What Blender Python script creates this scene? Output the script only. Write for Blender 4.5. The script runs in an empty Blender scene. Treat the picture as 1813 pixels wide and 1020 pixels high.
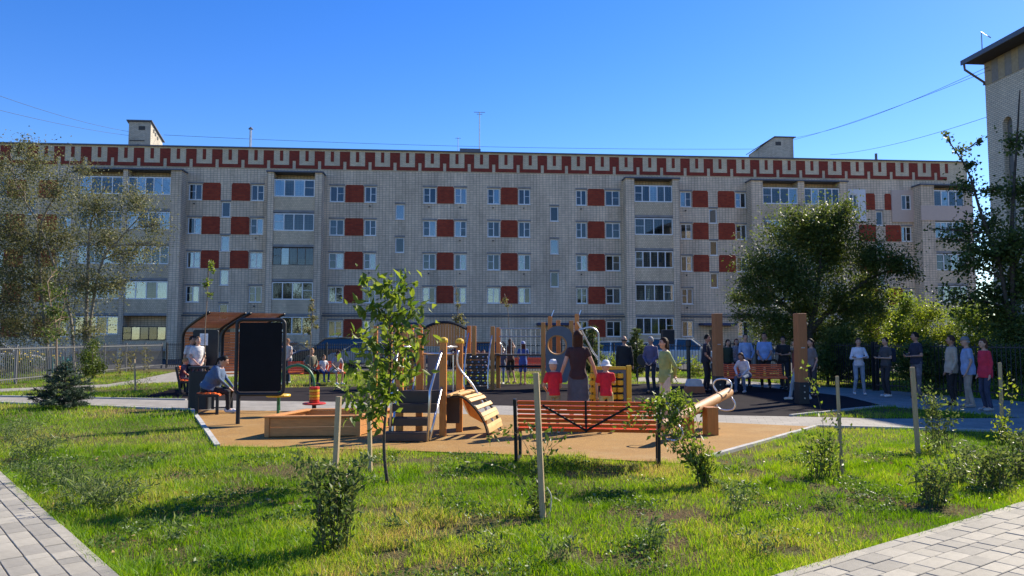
import bpy, bmesh, math, random
import numpy as np
from mathutils import Vector, Matrix

# ------------------------------------------------------------------ camera, sky, sun, exposure
SC = bpy.context.scene
COL = SC.collection
CAM_H, FPX, PITCH = 1.62, 1309.0, math.atan(90.0 / 1309.0)
cam_data = bpy.data.cameras.new('camera')
cam = bpy.data.objects.new('camera', cam_data)
COL.objects.link(cam)
cam.location = (0, 0, CAM_H)
cam.rotation_euler = (math.pi / 2 + PITCH, 0, 0)
cam_data.sensor_width = 36.0
cam_data.lens = 36.0 * FPX / 1813.0
cam_data.clip_end = 6000
SC.camera = cam

SUN_AZ, SUN_EL = 51.0, 37.0
world = bpy.data.worlds.new('World')
SC.world = world
world.use_nodes = True
_n = world.node_tree
_sky = _n.nodes.new('ShaderNodeTexSky')
_sky.sky_type = 'NISHITA'
_sky.sun_disc = False
_sky.sun_elevation = math.radians(SUN_EL)
_sky.sun_rotation = math.radians(SUN_AZ)
_sky.altitude = 150
_sky.air_density = 1.0
_sky.dust_density = 0.1
_sky.ozone_density = 3.0
_hs = _n.nodes.new('ShaderNodeHueSaturation')
_hs.inputs['Saturation'].default_value = 1.36
_hs.inputs['Hue'].default_value = .517
_n.links.new(_sky.outputs[0], _hs.inputs['Color'])
_n.links.new(_hs.outputs[0], _n.nodes['Background'].inputs[0])
_n.nodes['Background'].inputs[1].default_value = 0.112
sun_data = bpy.data.lights.new('sun', 'SUN')
sun_data.energy = 5.0
sun_data.angle = math.radians(0.53)
sun_data.color = (1.0, 0.90, 0.74)
sun = bpy.data.objects.new('sun', sun_data)
COL.objects.link(sun)
_s = Vector((math.sin(math.radians(SUN_AZ)) * math.cos(math.radians(SUN_EL)),
             math.cos(math.radians(SUN_AZ)) * math.cos(math.radians(SUN_EL)), math.sin(math.radians(SUN_EL))))
sun.rotation_euler = (-_s).to_track_quat('-Z', 'Y').to_euler()
sun.location = _s * 100
SC.view_settings.view_transform = 'Standard'
SC.view_settings.look = 'None'
SC.view_settings.exposure = 0.95
SC.view_settings.gamma = 1.0
SC.view_settings.use_curve_mapping = False
SC.render.engine = 'CYCLES'
SC.cycles.use_denoising = True
SC.cycles.max_bounces = 6
SC.cycles.transparent_max_bounces = 12
SC.cycles.caustics_reflective = False
SC.cycles.caustics_refractive = False

# ------------------------------------------------------------------ survey helpers (metres; photo measurements -> places)
def ray(px, py):
    x, y = (px - 906.5) / FPX, (510.0 - py) / FPX
    c, s = math.cos(PITCH), math.sin(PITCH)
    return Vector((x, c - y * s, s + y * c))
def gp(px, py, z=0.0):
    d = ray(px, py)
    return Vector((0, 0, CAM_H)) + d * ((z - CAM_H) / d.z)
def at(px, py, Y):
    d = ray(px, py)
    return Vector((0, 0, CAM_H)) + d * (Y / d.y)
def hat(py, Y):
    return at(906.5, py, Y).z
def V(*a):
    return Vector(a)

# ------------------------------------------------------------------ materials
MATS = {}
def c8(r, g, b):
    f = lambda v: (v / 255 / 12.92) if v / 255 <= .04045 else ((v / 255 + .055) / 1.055) ** 2.4
    return (f(r), f(g), f(b))
def node(nt, kind, **kw):
    n = nt.nodes.new('ShaderNode' + kind)
    for k, v in kw.items():
        if k.startswith('i_'):
            n.inputs[k[2:].replace('_', ' ')].default_value = v
        else:
            setattr(n, k, v)
    return n
def mat(name, col, rough=.7, metal=0.0, var=.18, scale=6.0, bump=.0, bscale=60.0, rnd=.0, spec=.5, coat=0, stretch=None):
    """colour with noise variation, optional bump and per-object variation"""
    if name in MATS:
        return MATS[name]
    m = bpy.data.materials.new(name); m.use_nodes = True
    nt = m.node_tree; L = nt.links.new
    b = nt.nodes['Principled BSDF']
    b.inputs['Roughness'].default_value = rough
    b.inputs['Metallic'].default_value = metal
    b.inputs['Specular IOR Level'].default_value = spec
    b.inputs['Coat Weight'].default_value = coat
    tc = node(nt, 'TexCoord')
    vec = tc.outputs['Object']
    if stretch:
        mp = node(nt, 'Mapping'); mp.inputs['Scale'].default_value = stretch
        L(vec, mp.inputs[0]); vec = mp.outputs[0]
    nz = node(nt, 'TexNoise'); nz.inputs['Scale'].default_value = scale; nz.inputs['Detail'].default_value = 6
    nz.inputs['Roughness'].default_value = .65
    L(vec, nz.inputs['Vector'])
    mr = node(nt, 'MapRange'); mr.inputs[1].default_value = .25; mr.inputs[2].default_value = .75
    mr.inputs[3].default_value = 1 - var; mr.inputs[4].default_value = 1 + var
    L(nz.outputs[0], mr.inputs[0])
    val = mr.outputs[0]
    if rnd:
        oi = node(nt, 'ObjectInfo')
        m2 = node(nt, 'MapRange'); m2.inputs[3].default_value = 1 - rnd; m2.inputs[4].default_value = 1 + rnd
        L(oi.outputs['Random'], m2.inputs[0])
        mm = node(nt, 'Math', operation='MULTIPLY'); L(val, mm.inputs[0]); L(m2.outputs[0], mm.inputs[1]); val = mm.outputs[0]
    mx = node(nt, 'VectorMath', operation='SCALE')
    mx.inputs[0].default_value = col[:3]
    L(val, mx.inputs['Scale'])
    L(mx.outputs[0], b.inputs['Base Color'])
    if bump:
        n2 = node(nt, 'TexNoise'); n2.inputs['Scale'].default_value = bscale; n2.inputs['Detail'].default_value = 4
        L(vec, n2.inputs['Vector'])
        bp = node(nt, 'Bump'); bp.inputs['Strength'].default_value = bump; bp.inputs['Distance'].default_value = .02
        L(n2.outputs[0], bp.inputs['Height']); L(bp.outputs[0], b.inputs['Normal'])
    MATS[name] = m
    return m
def leafmat(name, c0, c1, trans=.45, rough=.45):
    """leaf: colour between c0 and c1 by each leaf's own tint, light shining through"""
    if name in MATS:
        return MATS[name]
    m = bpy.data.materials.new(name); m.use_nodes = True
    nt = m.node_tree; L = nt.links.new
    out = nt.nodes['Material Output']; b = nt.nodes['Principled BSDF']
    at_ = node(nt, 'Attribute', attribute_name='tint')
    oi = node(nt, 'ObjectInfo')
    ad = node(nt, 'Math', operation='ADD')
    L(at_.outputs['Fac'], ad.inputs[0]); L(oi.outputs['Random'], ad.inputs[1])
    fr = node(nt, 'Math', operation='FRACT'); L(ad.outputs[0], fr.inputs[0])
    mx = node(nt, 'Mix', data_type='RGBA')
    L(fr.outputs[0], mx.inputs[0]); mx.inputs[6].default_value = (*c0, 1); mx.inputs[7].default_value = (*c1, 1)
    b.inputs['Roughness'].default_value = rough
    b.inputs['Specular IOR Level'].default_value = .35
    L(mx.outputs[2], b.inputs['Base Color'])
    t = node(nt, 'BsdfTranslucent')
    hs = node(nt, 'HueSaturation'); hs.inputs['Hue'].default_value = .485; hs.inputs['Saturation'].default_value = 1.1; hs.inputs['Value'].default_value = 1.5
    L(mx.outputs[2], hs.inputs['Color']); L(hs.outputs[0], t.inputs[0])
    ms = node(nt, 'MixShader'); ms.inputs[0].default_value = trans
    L(b.outputs[0], ms.inputs[1]); L(t.outputs[0], ms.inputs[2]); L(ms.outputs[0], out.inputs[0])
    MATS[name] = m
    return m
def brickmat(name, c1, c2, cm, bw=.26, bh=.088, mortar=.012, rough=.9, stain=.25, axis='xz', off=.5):
    if name in MATS:
        return MATS[name]
    m = bpy.data.materials.new(name); m.use_nodes = True
    nt = m.node_tree; L = nt.links.new
    b = nt.nodes['Principled BSDF']; b.inputs['Roughness'].default_value = rough
    tc = node(nt, 'TexCoord'); sp = node(nt, 'SeparateXYZ'); L(tc.outputs['Object'], sp.inputs[0])
    cb = node(nt, 'CombineXYZ')
    s = node(nt, 'Math', operation='ADD'); L(sp.outputs[0], s.inputs[0]); L(sp.outputs[1], s.inputs[1])
    L(s.outputs[0], cb.inputs[0]); L(sp.outputs[2], cb.inputs[1])
    br = node(nt, 'TexBrick'); br.offset = off
    for k, v in (('Scale', 1.0), ('Mortar Size', mortar), ('Mortar Smooth', .1), ('Bias', 0), ('Brick Width', bw), ('Row Height', bh)):
        br.inputs[k].default_value = v
    br.inputs['Color1'].default_value = (*c1, 1); br.inputs['Color2'].default_value = (*c2, 1); br.inputs['Mortar'].default_value = (*cm, 1)
    L(cb.outputs[0], br.inputs[0])
    nz = node(nt, 'TexNoise'); nz.inputs['Scale'].default_value = .35; nz.inputs['Detail'].default_value = 8; nz.inputs['Roughness'].default_value = .7
    mp = node(nt, 'Mapping'); mp.inputs['Scale'].default_value = (1.6, 1.6, .55); L(tc.outputs['Object'], mp.inputs[0]); L(mp.outputs[0], nz.inputs['Vector'])
    mr = node(nt, 'MapRange'); mr.inputs[1].default_value = .3; mr.inputs[2].default_value = .7; mr.inputs[3].default_value = 1 - stain; mr.inputs[4].default_value = 1 + stain * .6
    L(nz.outputs[0], mr.inputs[0])
    ns = node(nt, 'TexNoise'); ns.inputs['Scale'].default_value = 1.0; ns.inputs['Detail'].default_value = 5      # rain streaks
    ms = node(nt, 'Mapping'); ms.inputs['Scale'].default_value = (2.6, 2.6, .11); L(tc.outputs['Object'], ms.inputs[0]); L(ms.outputs[0], ns.inputs['Vector'])
    mq = node(nt, 'MapRange'); mq.inputs[1].default_value = .32; mq.inputs[2].default_value = .62; mq.inputs[3].default_value = 1 - stain * .25; mq.inputs[4].default_value = 1.03
    L(ns.outputs[0], mq.inputs[0]); mm = node(nt, 'Math', operation='MULTIPLY'); L(mr.outputs[0], mm.inputs[0]); L(mq.outputs[0], mm.inputs[1])
    mx = node(nt, 'VectorMath', operation='SCALE'); L(br.outputs[0], mx.inputs[0]); L(mm.outputs[0], mx.inputs['Scale'])
    L(mx.outputs[0], b.inputs['Base Color'])
    bp = node(nt, 'Bump'); bp.inputs['Strength'].default_value = .5; bp.inputs['Distance'].default_value = .01; bp.invert = True
    L(br.outputs['Fac'], bp.inputs['Height']); L(bp.outputs[0], b.inputs['Normal'])
    MATS[name] = m
    return m
def glassmat(name, tint=(.75, .85, .9), refl=.3):
    """window glass: part mirror, part clear"""
    if name in MATS:
        return MATS[name]
    m = bpy.data.materials.new(name); m.use_nodes = True
    nt = m.node_tree; L = nt.links.new
    out = nt.nodes['Material Output']; nt.nodes.remove(nt.nodes['Principled BSDF'])
    g = node(nt, 'BsdfGlossy'); g.inputs['Roughness'].default_value = .02; g.inputs['Color'].default_value = (.95, .97, 1, 1)
    t = node(nt, 'BsdfTransparent'); t.inputs[0].default_value = (*tint, 1)
    tc = node(nt, 'TexCoord'); nz = node(nt, 'TexNoise'); nz.inputs['Scale'].default_value = .9; L(tc.outputs['Object'], nz.inputs['Vector'])
    bp = node(nt, 'Bump'); bp.inputs['Strength'].default_value = .03; bp.inputs['Distance'].default_value = .05; L(nz.outputs[0], bp.inputs['Height'])
    L(bp.outputs[0], g.inputs['Normal'])
    fr = node(nt, 'Fresnel'); fr.inputs[0].default_value = 1.5
    ad = node(nt, 'Math', operation='ADD'); ad.inputs[1].default_value = refl; ad.use_clamp = True; L(fr.outputs[0], ad.inputs[0])
    ms = node(nt, 'MixShader'); L(ad.outputs[0], ms.inputs[0]); L(t.outputs[0], ms.inputs[1]); L(g.outputs[0], ms.inputs[2]); L(ms.outputs[0], out.inputs[0])
    MATS[name] = m
    return m

# ------------------------------------------------------------------ object helpers
def link(o, parent=None):
    COL.objects.link(o)
    if parent is not None:
        o.parent = parent
    return o
def tag(o, label=None, cat=None, group=None, kind=None):
    if label: o['label'] = label
    if cat: o['category'] = cat
    if group: o['group'] = group
    if kind: o['kind'] = kind
    return o
def thing(name, label, cat, loc=(0, 0, 0), rz=0.0, group=None):
    o = bpy.data.objects.new(name, None)
    o.empty_display_size = .2
    o.location = loc; o.rotation_euler = (0, 0, rz)
    link(o)
    return tag(o, label, cat, group)
def inst(name, mesh, parent=None, loc=(0, 0, 0), rot=(0, 0, 0), scale=(1, 1, 1), matl=None):
    o = bpy.data.objects.new(name, mesh)
    o.location = loc; o.rotation_euler = rot; o.scale = scale
    if matl is not None:
        o.material_slots[0].link = 'OBJECT'
        o.material_slots[0].material = matl
    return link(o, parent)
def copy_tree(o, parent=None):
    n = o.copy(); COL.objects.link(n); n.parent = parent
    for ch in list(o.children):
        copy_tree(ch, n)
    return n

class MB:
    """collects shapes, builds ONE mesh object"""
    def __init__(s):
        s.v = []; s.f = []
    def add(s, vs, fs):
        k = len(s.v)
        s.v += [tuple(p) for p in vs]
        s.f += [tuple(i + k for i in f) for f in fs]
        return s
    def box(s, c, d, rz=0.0, R=None):
        if R is None: R = Matrix.Rotation(rz, 3, 'Z')
        c = Vector(c); h = Vector(d) / 2
        P = [c + R @ Vector((sx * h.x, sy * h.y, sz * h.z)) for sz in (-1, 1) for sy in (-1, 1) for sx in (-1, 1)]
        return s.add(P, [(0, 2, 3, 1), (4, 5, 7, 6), (0, 1, 5, 4), (2, 6, 7, 3), (0, 4, 6, 2), (1, 3, 7, 5)])
    def bb(s, x0, x1, y0, y1, z0, z1):
        return s.box(((x0 + x1) / 2, (y0 + y1) / 2, (z0 + z1) / 2), (x1 - x0, y1 - y0, z1 - z0))
    def bar(s, a, b, w, h, up=(0, 0, 1)):
        a = Vector(a); b = Vector(b); d = (b - a); L = d.length; y = d.normalized()
        x = y.cross(Vector(up))
        if x.length < 1e-4: x = y.cross(Vector((1, 0, 0)))
        x.normalize(); z = x.cross(y)
        R = Matrix((x, y, z)).transposed()
        return s.box((a + b) / 2, (w, L, h), R=R)
    def tube(s, pts, r, n=8, closed=False):
        pts = [Vector(p) for p in pts]; N = len(pts)
        rr = r if isinstance(r, (list, tuple)) else [r] * N
        rings = []; ref = None
        for i, p in enumerate(pts):
            a = pts[(i - 1) % N] if (closed or i) else p
            b = pts[(i + 1) % N] if (closed or i < N - 1) else p
            t = (b - a).normalized()
            if ref is None:
                ref = t.orthogonal().normalized()
            u = (ref - t * ref.dot(t))
            if u.length < 1e-5: u = t.orthogonal()
            u.normalize(); ref = u; w = t.cross(u)
            rings.append([p + (u * math.cos(2 * math.pi * k / n) + w * math.sin(2 * math.pi * k / n)) * rr[i] for k in range(n)])
        vs = [q for R in rings for q in R]; fs = []
        for i in range(N if closed else N - 1):
            j = (i + 1) % N
            for k in range(n):
                fs.append((i * n + k, i * n + (k + 1) % n, j * n + (k + 1) % n, j * n + k))
        if not closed:
            fs.append(tuple(range(n - 1, -1, -1))); fs.append(tuple((N - 1) * n + k for k in range(n)))
        return s.add(vs, fs)
    def lathe(s, prof, n=16, o=(0, 0, 0), sx=1.0, sy=1.0):
        o = Vector(o)
        vs = [o + Vector((r * math.cos(2 * math.pi * k / n) * sx, r * math.sin(2 * math.pi * k / n) * sy, z)) for r, z in prof for k in range(n)]
        fs = [(i * n + k, i * n + (k + 1) % n, (i + 1) * n + (k + 1) % n, (i + 1) * n + k) for i in range(len(prof) - 1) for k in range(n)]
        fs.append(tuple(range(n - 1, -1, -1))); fs.append(tuple((len(prof) - 1) * n + k for k in range(n)))
        return s.add(vs, fs)
    def loft(s, rings, n=14):
        """rings: (centre, rx, ry) or (centre, rx, ry, matrix3)"""
        vs = []
        for R in rings:
            c, rx, ry = Vector(R[0]), R[1], R[2]
            Mx = R[3] if len(R) > 3 else Matrix.Identity(3)
            vs += [c + Mx @ Vector((rx * math.cos(2 * math.pi * k / n), ry * math.sin(2 * math.pi * k / n), 0)) for k in range(n)]
        fs = [(i * n + k, i * n + (k + 1) % n, (i + 1) * n + (k + 1) % n, (i + 1) * n + k) for i in range(len(rings) - 1) for k in range(n)]
        fs.append(tuple(range(n - 1, -1, -1))); fs.append(tuple((len(rings) - 1) * n + k for k in range(n)))
        return s.add(vs, fs)
    def ball(s, c, r, n=12, R=None):
        if not isinstance(r, (tuple, list)): r = (r, r, r)
        c = Vector(c); R = R or Matrix.Identity(3); m = max(6, n // 2 + 2)
        vs = [c + R @ Vector((0, 0, -r[2]))]
        for i in range(1, m):
            a = -math.pi / 2 + math.pi * i / m
            vs += [c + R @ Vector((r[0] * math.cos(a) * math.cos(2 * math.pi * k / n), r[1] * math.cos(a) * math.sin(2 * math.pi * k / n), r[2] * math.sin(a))) for k in range(n)]
        vs.append(c + R @ Vector((0, 0, r[2])))
        fs = [(0, 1 + (k + 1) % n, 1 + k) for k in range(n)]
        for i in range(m - 2):
            o = 1 + i * n
            fs += [(o + k, o + (k + 1) % n, o + n + (k + 1) % n, o + n + k) for k in range(n)]
        o = 1 + (m - 2) * n
        fs += [(o + k, o + (k + 1) % n, len(vs) - 1) for k in range(n)]
        return s.add(vs, fs)
    def cap(s, a, b, ra, rb, n=10):
        """tapered limb with round ends"""
        a = Vector(a); b = Vector(b); d = b - a
        if d.length < 1e-5: return s.ball(a, ra, n)
        t = d.normalized(); u = t.orthogonal().normalized(); w = t.cross(u)
        pr = []
        for k in (-80, -50, -20): pr.append((a + t * ra * math.sin(math.radians(k)), ra * math.cos(math.radians(k))))
        for k in (20, 50, 80): pr.append((b + t * rb * math.sin(math.radians(k)), rb * math.cos(math.radians(k))))
        vs = [c + (u * math.cos(2 * math.pi * k / n) + w * math.sin(2 * math.pi * k / n)) * r for c, r in pr for k in range(n)]
        fs = [(i * n + k, i * n + (k + 1) % n, (i + 1) * n + (k + 1) % n, (i + 1) * n + k) for i in range(5) for k in range(n)]
        fs.append(tuple(range(n - 1, -1, -1))); fs.append(tuple(5 * n + k for k in range(n)))
        return s.add(vs, fs)
    def prism(s, poly, ext):
        """poly: 3-D outline, ext: extrusion vector"""
        n = len(poly); e = Vector(ext)
        vs = [Vector(p) for p in poly] + [Vector(p) + e for p in poly]
        fs = [tuple(range(n - 1, -1, -1)), tuple(range(n, 2 * n))] + [(k, (k + 1) % n, n + (k + 1) % n, n + k) for k in range(n)]
        return s.add(vs, fs)
    def xf(s, Mx):
        s.v = [tuple(Mx @ Vector(p)) for p in s.v]; return s
    def mesh(s, name, m=None, smooth=False):
        me = bpy.data.meshes.new(name)
        me.from_pydata(s.v, [], s.f)
        if m is not None: me.materials.append(m)
        me.update()
        if smooth:
            me.polygons.foreach_set('use_smooth', [True] * len(me.polygons))
        return me
    def build(s, name, m, parent=None, smooth=False, bev=0.0, world=False, loc=(0, 0, 0), fixn=False):
        me = s.mesh(name, m, smooth)
        if world and parent is not None:
            inv = Matrix.LocRotScale(parent.location, parent.rotation_euler, None).inverted()
            me.transform(inv)
        bm = bmesh.new(); bm.from_mesh(me); bmesh.ops.recalc_face_normals(bm, faces=bm.faces); bm.to_mesh(me); bm.free()
        o = bpy.data.objects.new(name, me); o.location = loc
        link(o, parent)
        if bev:
            bv = o.modifiers.new('bevel', 'BEVEL'); bv.width = bev; bv.segments = 2; bv.limit_method = 'ANGLE'
        return o

def npmesh(name, verts, faces, m, tint=None, smooth=False):
    """fast mesh from numpy arrays; faces (M,k)"""
    me = bpy.data.meshes.new(name)
    nv, (nf, k) = len(verts), faces.shape
    me.vertices.add(nv); me.vertices.foreach_set('co', np.ascontiguousarray(verts, dtype=np.float32).ravel())
    me.loops.add(nf * k); me.loops.foreach_set('vertex_index', np.ascontiguousarray(faces, dtype=np.int32).ravel())
    me.polygons.add(nf); me.polygons.foreach_set('loop_start', np.arange(0, nf * k, k, dtype=np.int32))
    me.polygons.foreach_set('loop_total', np.full(nf, k, dtype=np.int32))
    if smooth: me.polygons.foreach_set('use_smooth', np.ones(nf, dtype=bool))
    me.materials.append(m)
    if tint is not None:
        a = me.attributes.new('tint', 'FLOAT', 'POINT'); a.data.foreach_set('value', np.ascontiguousarray(tint, dtype=np.float32))
    me.update(calc_edges=True)
    return me
def catmull(pts, n=6):
    pts = [Vector(p) for p in pts]; P = [pts[0] * 2 - pts[1]] + pts + [pts[-1] * 2 - pts[-2]]
    out = []
    for i in range(1, len(P) - 2):
        for k in range(n):
            t = k / n
            a, b, c, d = P[i - 1], P[i], P[i + 1], P[i + 2]
            out.append(.5 * ((2 * b) + (c - a) * t + (2 * a - 5 * b + 4 * c - d) * t * t + (3 * b - a - 3 * c + d) * t ** 3))
    out.append(pts[-1])
    return out
def inpoly(x, y, poly):
    """numpy point-in-polygon"""
    r = np.zeros(len(x), bool); n = len(poly)
    for i in range(n):
        x0, y0 = poly[i][0], poly[i][1]; x1, y1 = poly[(i + 1) % n][0], poly[(i + 1) % n][1]
        if y0 == y1: continue
        k = ((y0 > y) != (y1 > y)) & (x < (x1 - x0) * (y - y0) / (y1 - y0) + x0)
        r ^= k
    return r
random.seed(7)
RNG = np.random.default_rng(11)
# ------------------------------------------------------------------ ground, paths, play surfaces
def groundmat():
    m = bpy.data.materials.new('lawn_soil'); m.use_nodes = True
    nt = m.node_tree; L = nt.links.new; b = nt.nodes['Principled BSDF']; b.inputs['Roughness'].default_value = .95
    b.inputs['Specular IOR Level'].default_value = .1
    tc = node(nt, 'TexCoord')
    n1 = node(nt, 'TexNoise'); n1.inputs['Scale'].default_value = 1.1; n1.inputs['Detail'].default_value = 8; n1.inputs['Roughness'].default_value = .7
    n2 = node(nt, 'TexNoise'); n2.inputs['Scale'].default_value = 38; n2.inputs['Detail'].default_value = 5
    L(tc.outputs['Object'], n1.inputs['Vector']); L(tc.outputs['Object'], n2.inputs['Vector'])
    r = node(nt, 'ValToRGB'); e = r.color_ramp.elements
    e[0].position = .33; e[0].color = (.125, .082, .045, 1); e[1].position = .58; e[1].color = (.11, .11, .04, 1)
    L(n1.outputs[0], r.inputs[0])
    mr = node(nt, 'MapRange'); mr.inputs[1].default_value = .3; mr.inputs[2].default_value = .7; mr.inputs[3].default_value = .6; mr.inputs[4].default_value = 1.35
    L(n2.outputs[0], mr.inputs[0])
    s = node(nt, 'VectorMath', operation='SCALE'); L(r.outputs[0], s.inputs[0]); L(mr.outputs[0], s.inputs['Scale']); L(s.outputs[0], b.inputs['Base Color'])
    bp = node(nt, 'Bump'); bp.inputs['Strength'].default_value = 1.0; bp.inputs['Distance'].default_value = .05; L(n2.outputs[0], bp.inputs['Height']); L(bp.outputs[0], b.inputs['Normal'])
    return m
def sheet(name, pts, z, m):
    me = bpy.data.meshes.new(name)
    me.from_pydata([(p[0], p[1], z) for p in pts], [], [tuple(range(len(pts)))])
    me.materials.append(m)
    bm = bmesh.new(); bm.from_mesh(me)
    for f in bm.faces:
        if f.normal.z < 0: f.normal_flip()
    bmesh.ops.triangulate(bm, faces=bm.faces); bm.to_mesh(me); bm.free()
    return tag(link(bpy.data.objects.new(name, me)), kind='structure')
def gpl(*px):
    return [gp(*p) for p in px]
def pavemat(name, c1, c2, cm, bw, bh, rot):
    m = bpy.data.materials.new(name); m.use_nodes = True
    nt = m.node_tree; L = nt.links.new; b = nt.nodes['Principled BSDF']; b.inputs['Roughness'].default_value = .85
    tc = node(nt, 'TexCoord'); mp = node(nt, 'Mapping'); mp.inputs['Rotation'].default_value = (0, 0, rot); L(tc.outputs['Object'], mp.inputs[0])
    br = node(nt, 'TexBrick'); L(mp.outputs[0], br.inputs[0])
    for k, v in (('Scale', 1.0), ('Mortar Size', .006), ('Brick Width', bw), ('Row Height', bh)): br.inputs[k].default_value = v
    br.inputs['Color1'].default_value = (*c1, 1); br.inputs['Color2'].default_value = (*c2, 1); br.inputs['Mortar'].default_value = (*cm, 1)
    nz = node(nt, 'TexNoise'); nz.inputs['Scale'].default_value = 1.5; nz.inputs['Detail'].default_value = 8; L(tc.outputs['Object'], nz.inputs['Vector'])
    mr = node(nt, 'MapRange'); mr.inputs[1].default_value = .3; mr.inputs[2].default_value = .7; mr.inputs[3].default_value = .8; mr.inputs[4].default_value = 1.12; L(nz.outputs[0], mr.inputs[0])
    s = node(nt, 'VectorMath', operation='SCALE'); L(br.outputs[0], s.inputs[0]); L(mr.outputs[0], s.inputs['Scale']); L(s.outputs[0], b.inputs['Base Color'])
    return m

sheet('ground', [(-1500, -1500), (1500, -1500), (1500, 1500), (-1500, 1500)], 0, groundmat())
ASPHALT = mat('asphalt', (.062, .062, .065), .95, spec=.15, var=.25, scale=1.2, bump=.3, bscale=90)
sheet('yard_road', [(-60, 43.5), (24, 35.5), (60, 33), (60, 64), (-60, 56)], .004, ASPHALT)

PATH_FAR = [(-30, 24.6)] + gpl((0, 703), (330, 709), (600, 712), (900, 719), (1290, 736), (1400, 738), (1560, 742), (1813, 741)) + [V(16, 13.4)]
PATH_NEAR = [V(17, 11.2)] + gpl((1813, 766), (1445, 757), (1290, 750), (900, 736), (600, 730), (340, 727), (0, 714)) + [V(-30, 21.6)]
PATH = PATH_FAR + PATH_NEAR
pave_far = pavemat('grey_paving', (.29, .27, .235), (.245, .228, .2), (.15, .14, .12), .3, .2, .26)
sheet('path', PATH, .008, pave_far)
PATH2 = [(-30, 28)] + gpl((0, 689), (190, 681), (250, 671), (308, 659), (420, 655), (420, 666), (330, 676), (230, 681), (190, 686), (0, 694)) + [(-30, 26.5)]
sheet('side_path', PATH2, .008, pave_far)
PATH3 = gpl((1130, 668), (1290, 673), (1400, 681), (1600, 694), (1813, 712)) + [V(18, 16), V(16, 13.4)] + gpl((1813, 741), (1567, 720), (1496, 702), (1364, 687), (1250, 680), (1130, 676))
sheet('crowd_path', PATH3, .006, pave_far)

RUB_DARK = gpl((250, 704), (300, 691), (505, 687), (880, 681), (1250, 680), (1364, 687), (1496, 702), (1567, 720), (1400, 738), (1290, 736), (900, 719), (600, 712), (330, 709))
rubd = mat('dark_rubber', (.026, .023, .025), 1.0, spec=.05, var=.3, scale=2.0, bump=.35, bscale=120)
sheet('dark_rubber_surface', RUB_DARK, .012, rubd)
RUB_OCHRE = gpl((340, 727), (385, 792), (700, 799), (960, 809), (1215, 823), (1445, 757), (1290, 750), (900, 736), (600, 730))
def ochremat():
    m = bpy.data.materials.new('ochre_rubber'); m.use_nodes = True
    nt = m.node_tree; L = nt.links.new; b = nt.nodes['Principled BSDF']; b.inputs['Roughness'].default_value = .9
    tc = node(nt, 'TexCoord')
    n1 = node(nt, 'TexNoise'); n1.inputs['Scale'].default_value = 1.0; n1.inputs['Detail'].default_value = 9; n1.inputs['Roughness'].default_value = .7
    n2 = node(nt, 'TexVoronoi'); n2.inputs['Scale'].default_value = 170
    L(tc.outputs['Object'], n1.inputs['Vector']); L(tc.outputs['Object'], n2.inputs['Vector'])
    r = node(nt, 'ValToRGB'); e = r.color_ramp.elements
    e[0].position = .3; e[0].color = (.26, .135, .030, 1); e[1].position = .7; e[1].color = (.35, .195, .047, 1); L(n1.outputs[0], r.inputs[0])
    n3 = node(nt, 'TexNoise'); n3.inputs['Scale'].default_value = .55; n3.inputs['Detail'].default_value = 10; n3.inputs['Roughness'].default_value = .75; L(tc.outputs['Object'], n3.inputs['Vector'])
    m3 = node(nt, 'MapRange'); m3.inputs[1].default_value = .52; m3.inputs[2].default_value = .72; m3.inputs[4].default_value = .6; L(n3.outputs[0], m3.inputs[0])
    mx3 = node(nt, 'Mix', data_type='RGBA'); L(m3.outputs[0], mx3.inputs[0]); L(r.outputs[0], mx3.inputs[6]); mx3.inputs[7].default_value = (.38, .28, .13, 1)
    mr = node(nt, 'MapRange'); mr.inputs[3].default_value = .6; mr.inputs[4].default_value = 1.3; L(n2.outputs['Color'], mr.inputs[0])
    s = node(nt, 'VectorMath', operation='SCALE'); L(mx3.outputs[2], s.inputs[0]); L(mr.outputs[0], s.inputs['Scale']); L(s.outputs[0], b.inputs['Base Color'])
    bp = node(nt, 'Bump'); bp.inputs['Strength'].default_value = .5; bp.inputs['Distance'].default_value = .006; L(n2.outputs[0], bp.inputs['Height']); L(bp.outputs[0], b.inputs['Normal'])
    return m
sheet('ochre_rubber_surface', RUB_OCHRE, .016, ochremat())
CONC = mat('kerb_concrete', (.40, .39, .37), .9, var=.2, scale=4, bump=.2, bscale=70, rnd=.08)
def kerb(a, b, name='kerb', w=.08, h=.045, seg=1.0):
    """a row of kerb stones from a to b, each stone its own piece"""
    a = Vector(a); b = Vector(b); d = b - a; L = d.length; n = max(1, round(L / seg)); l = L / n
    root = tag(link(bpy.data.objects.new(name, None)), kind='structure'); root.location = (a.x, a.y, 0); root.rotation_euler = (0, 0, math.atan2(d.y, d.x))
    me = MB().bb(.004, l - .004, -w / 2, w / 2, 0, h).mesh('kerb_stone', CONC)
    for i in range(n):
        inst('kerb_stone', me, root, (i * l, 0, random.uniform(-.004, .004)))
for q in (((340, 727), (385, 792)), ((1215, 823), (1445, 757)), ((0, 714), (340, 727)), ((1445, 757), (1813, 766)), ((1400, 738), (1567, 720)), ((330, 709), (0, 703))):
    kerb(gp(*q[0]), gp(*q[1]), h=.03 if q[0][1] > 780 and q[0][0] < 1200 else .045)

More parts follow.
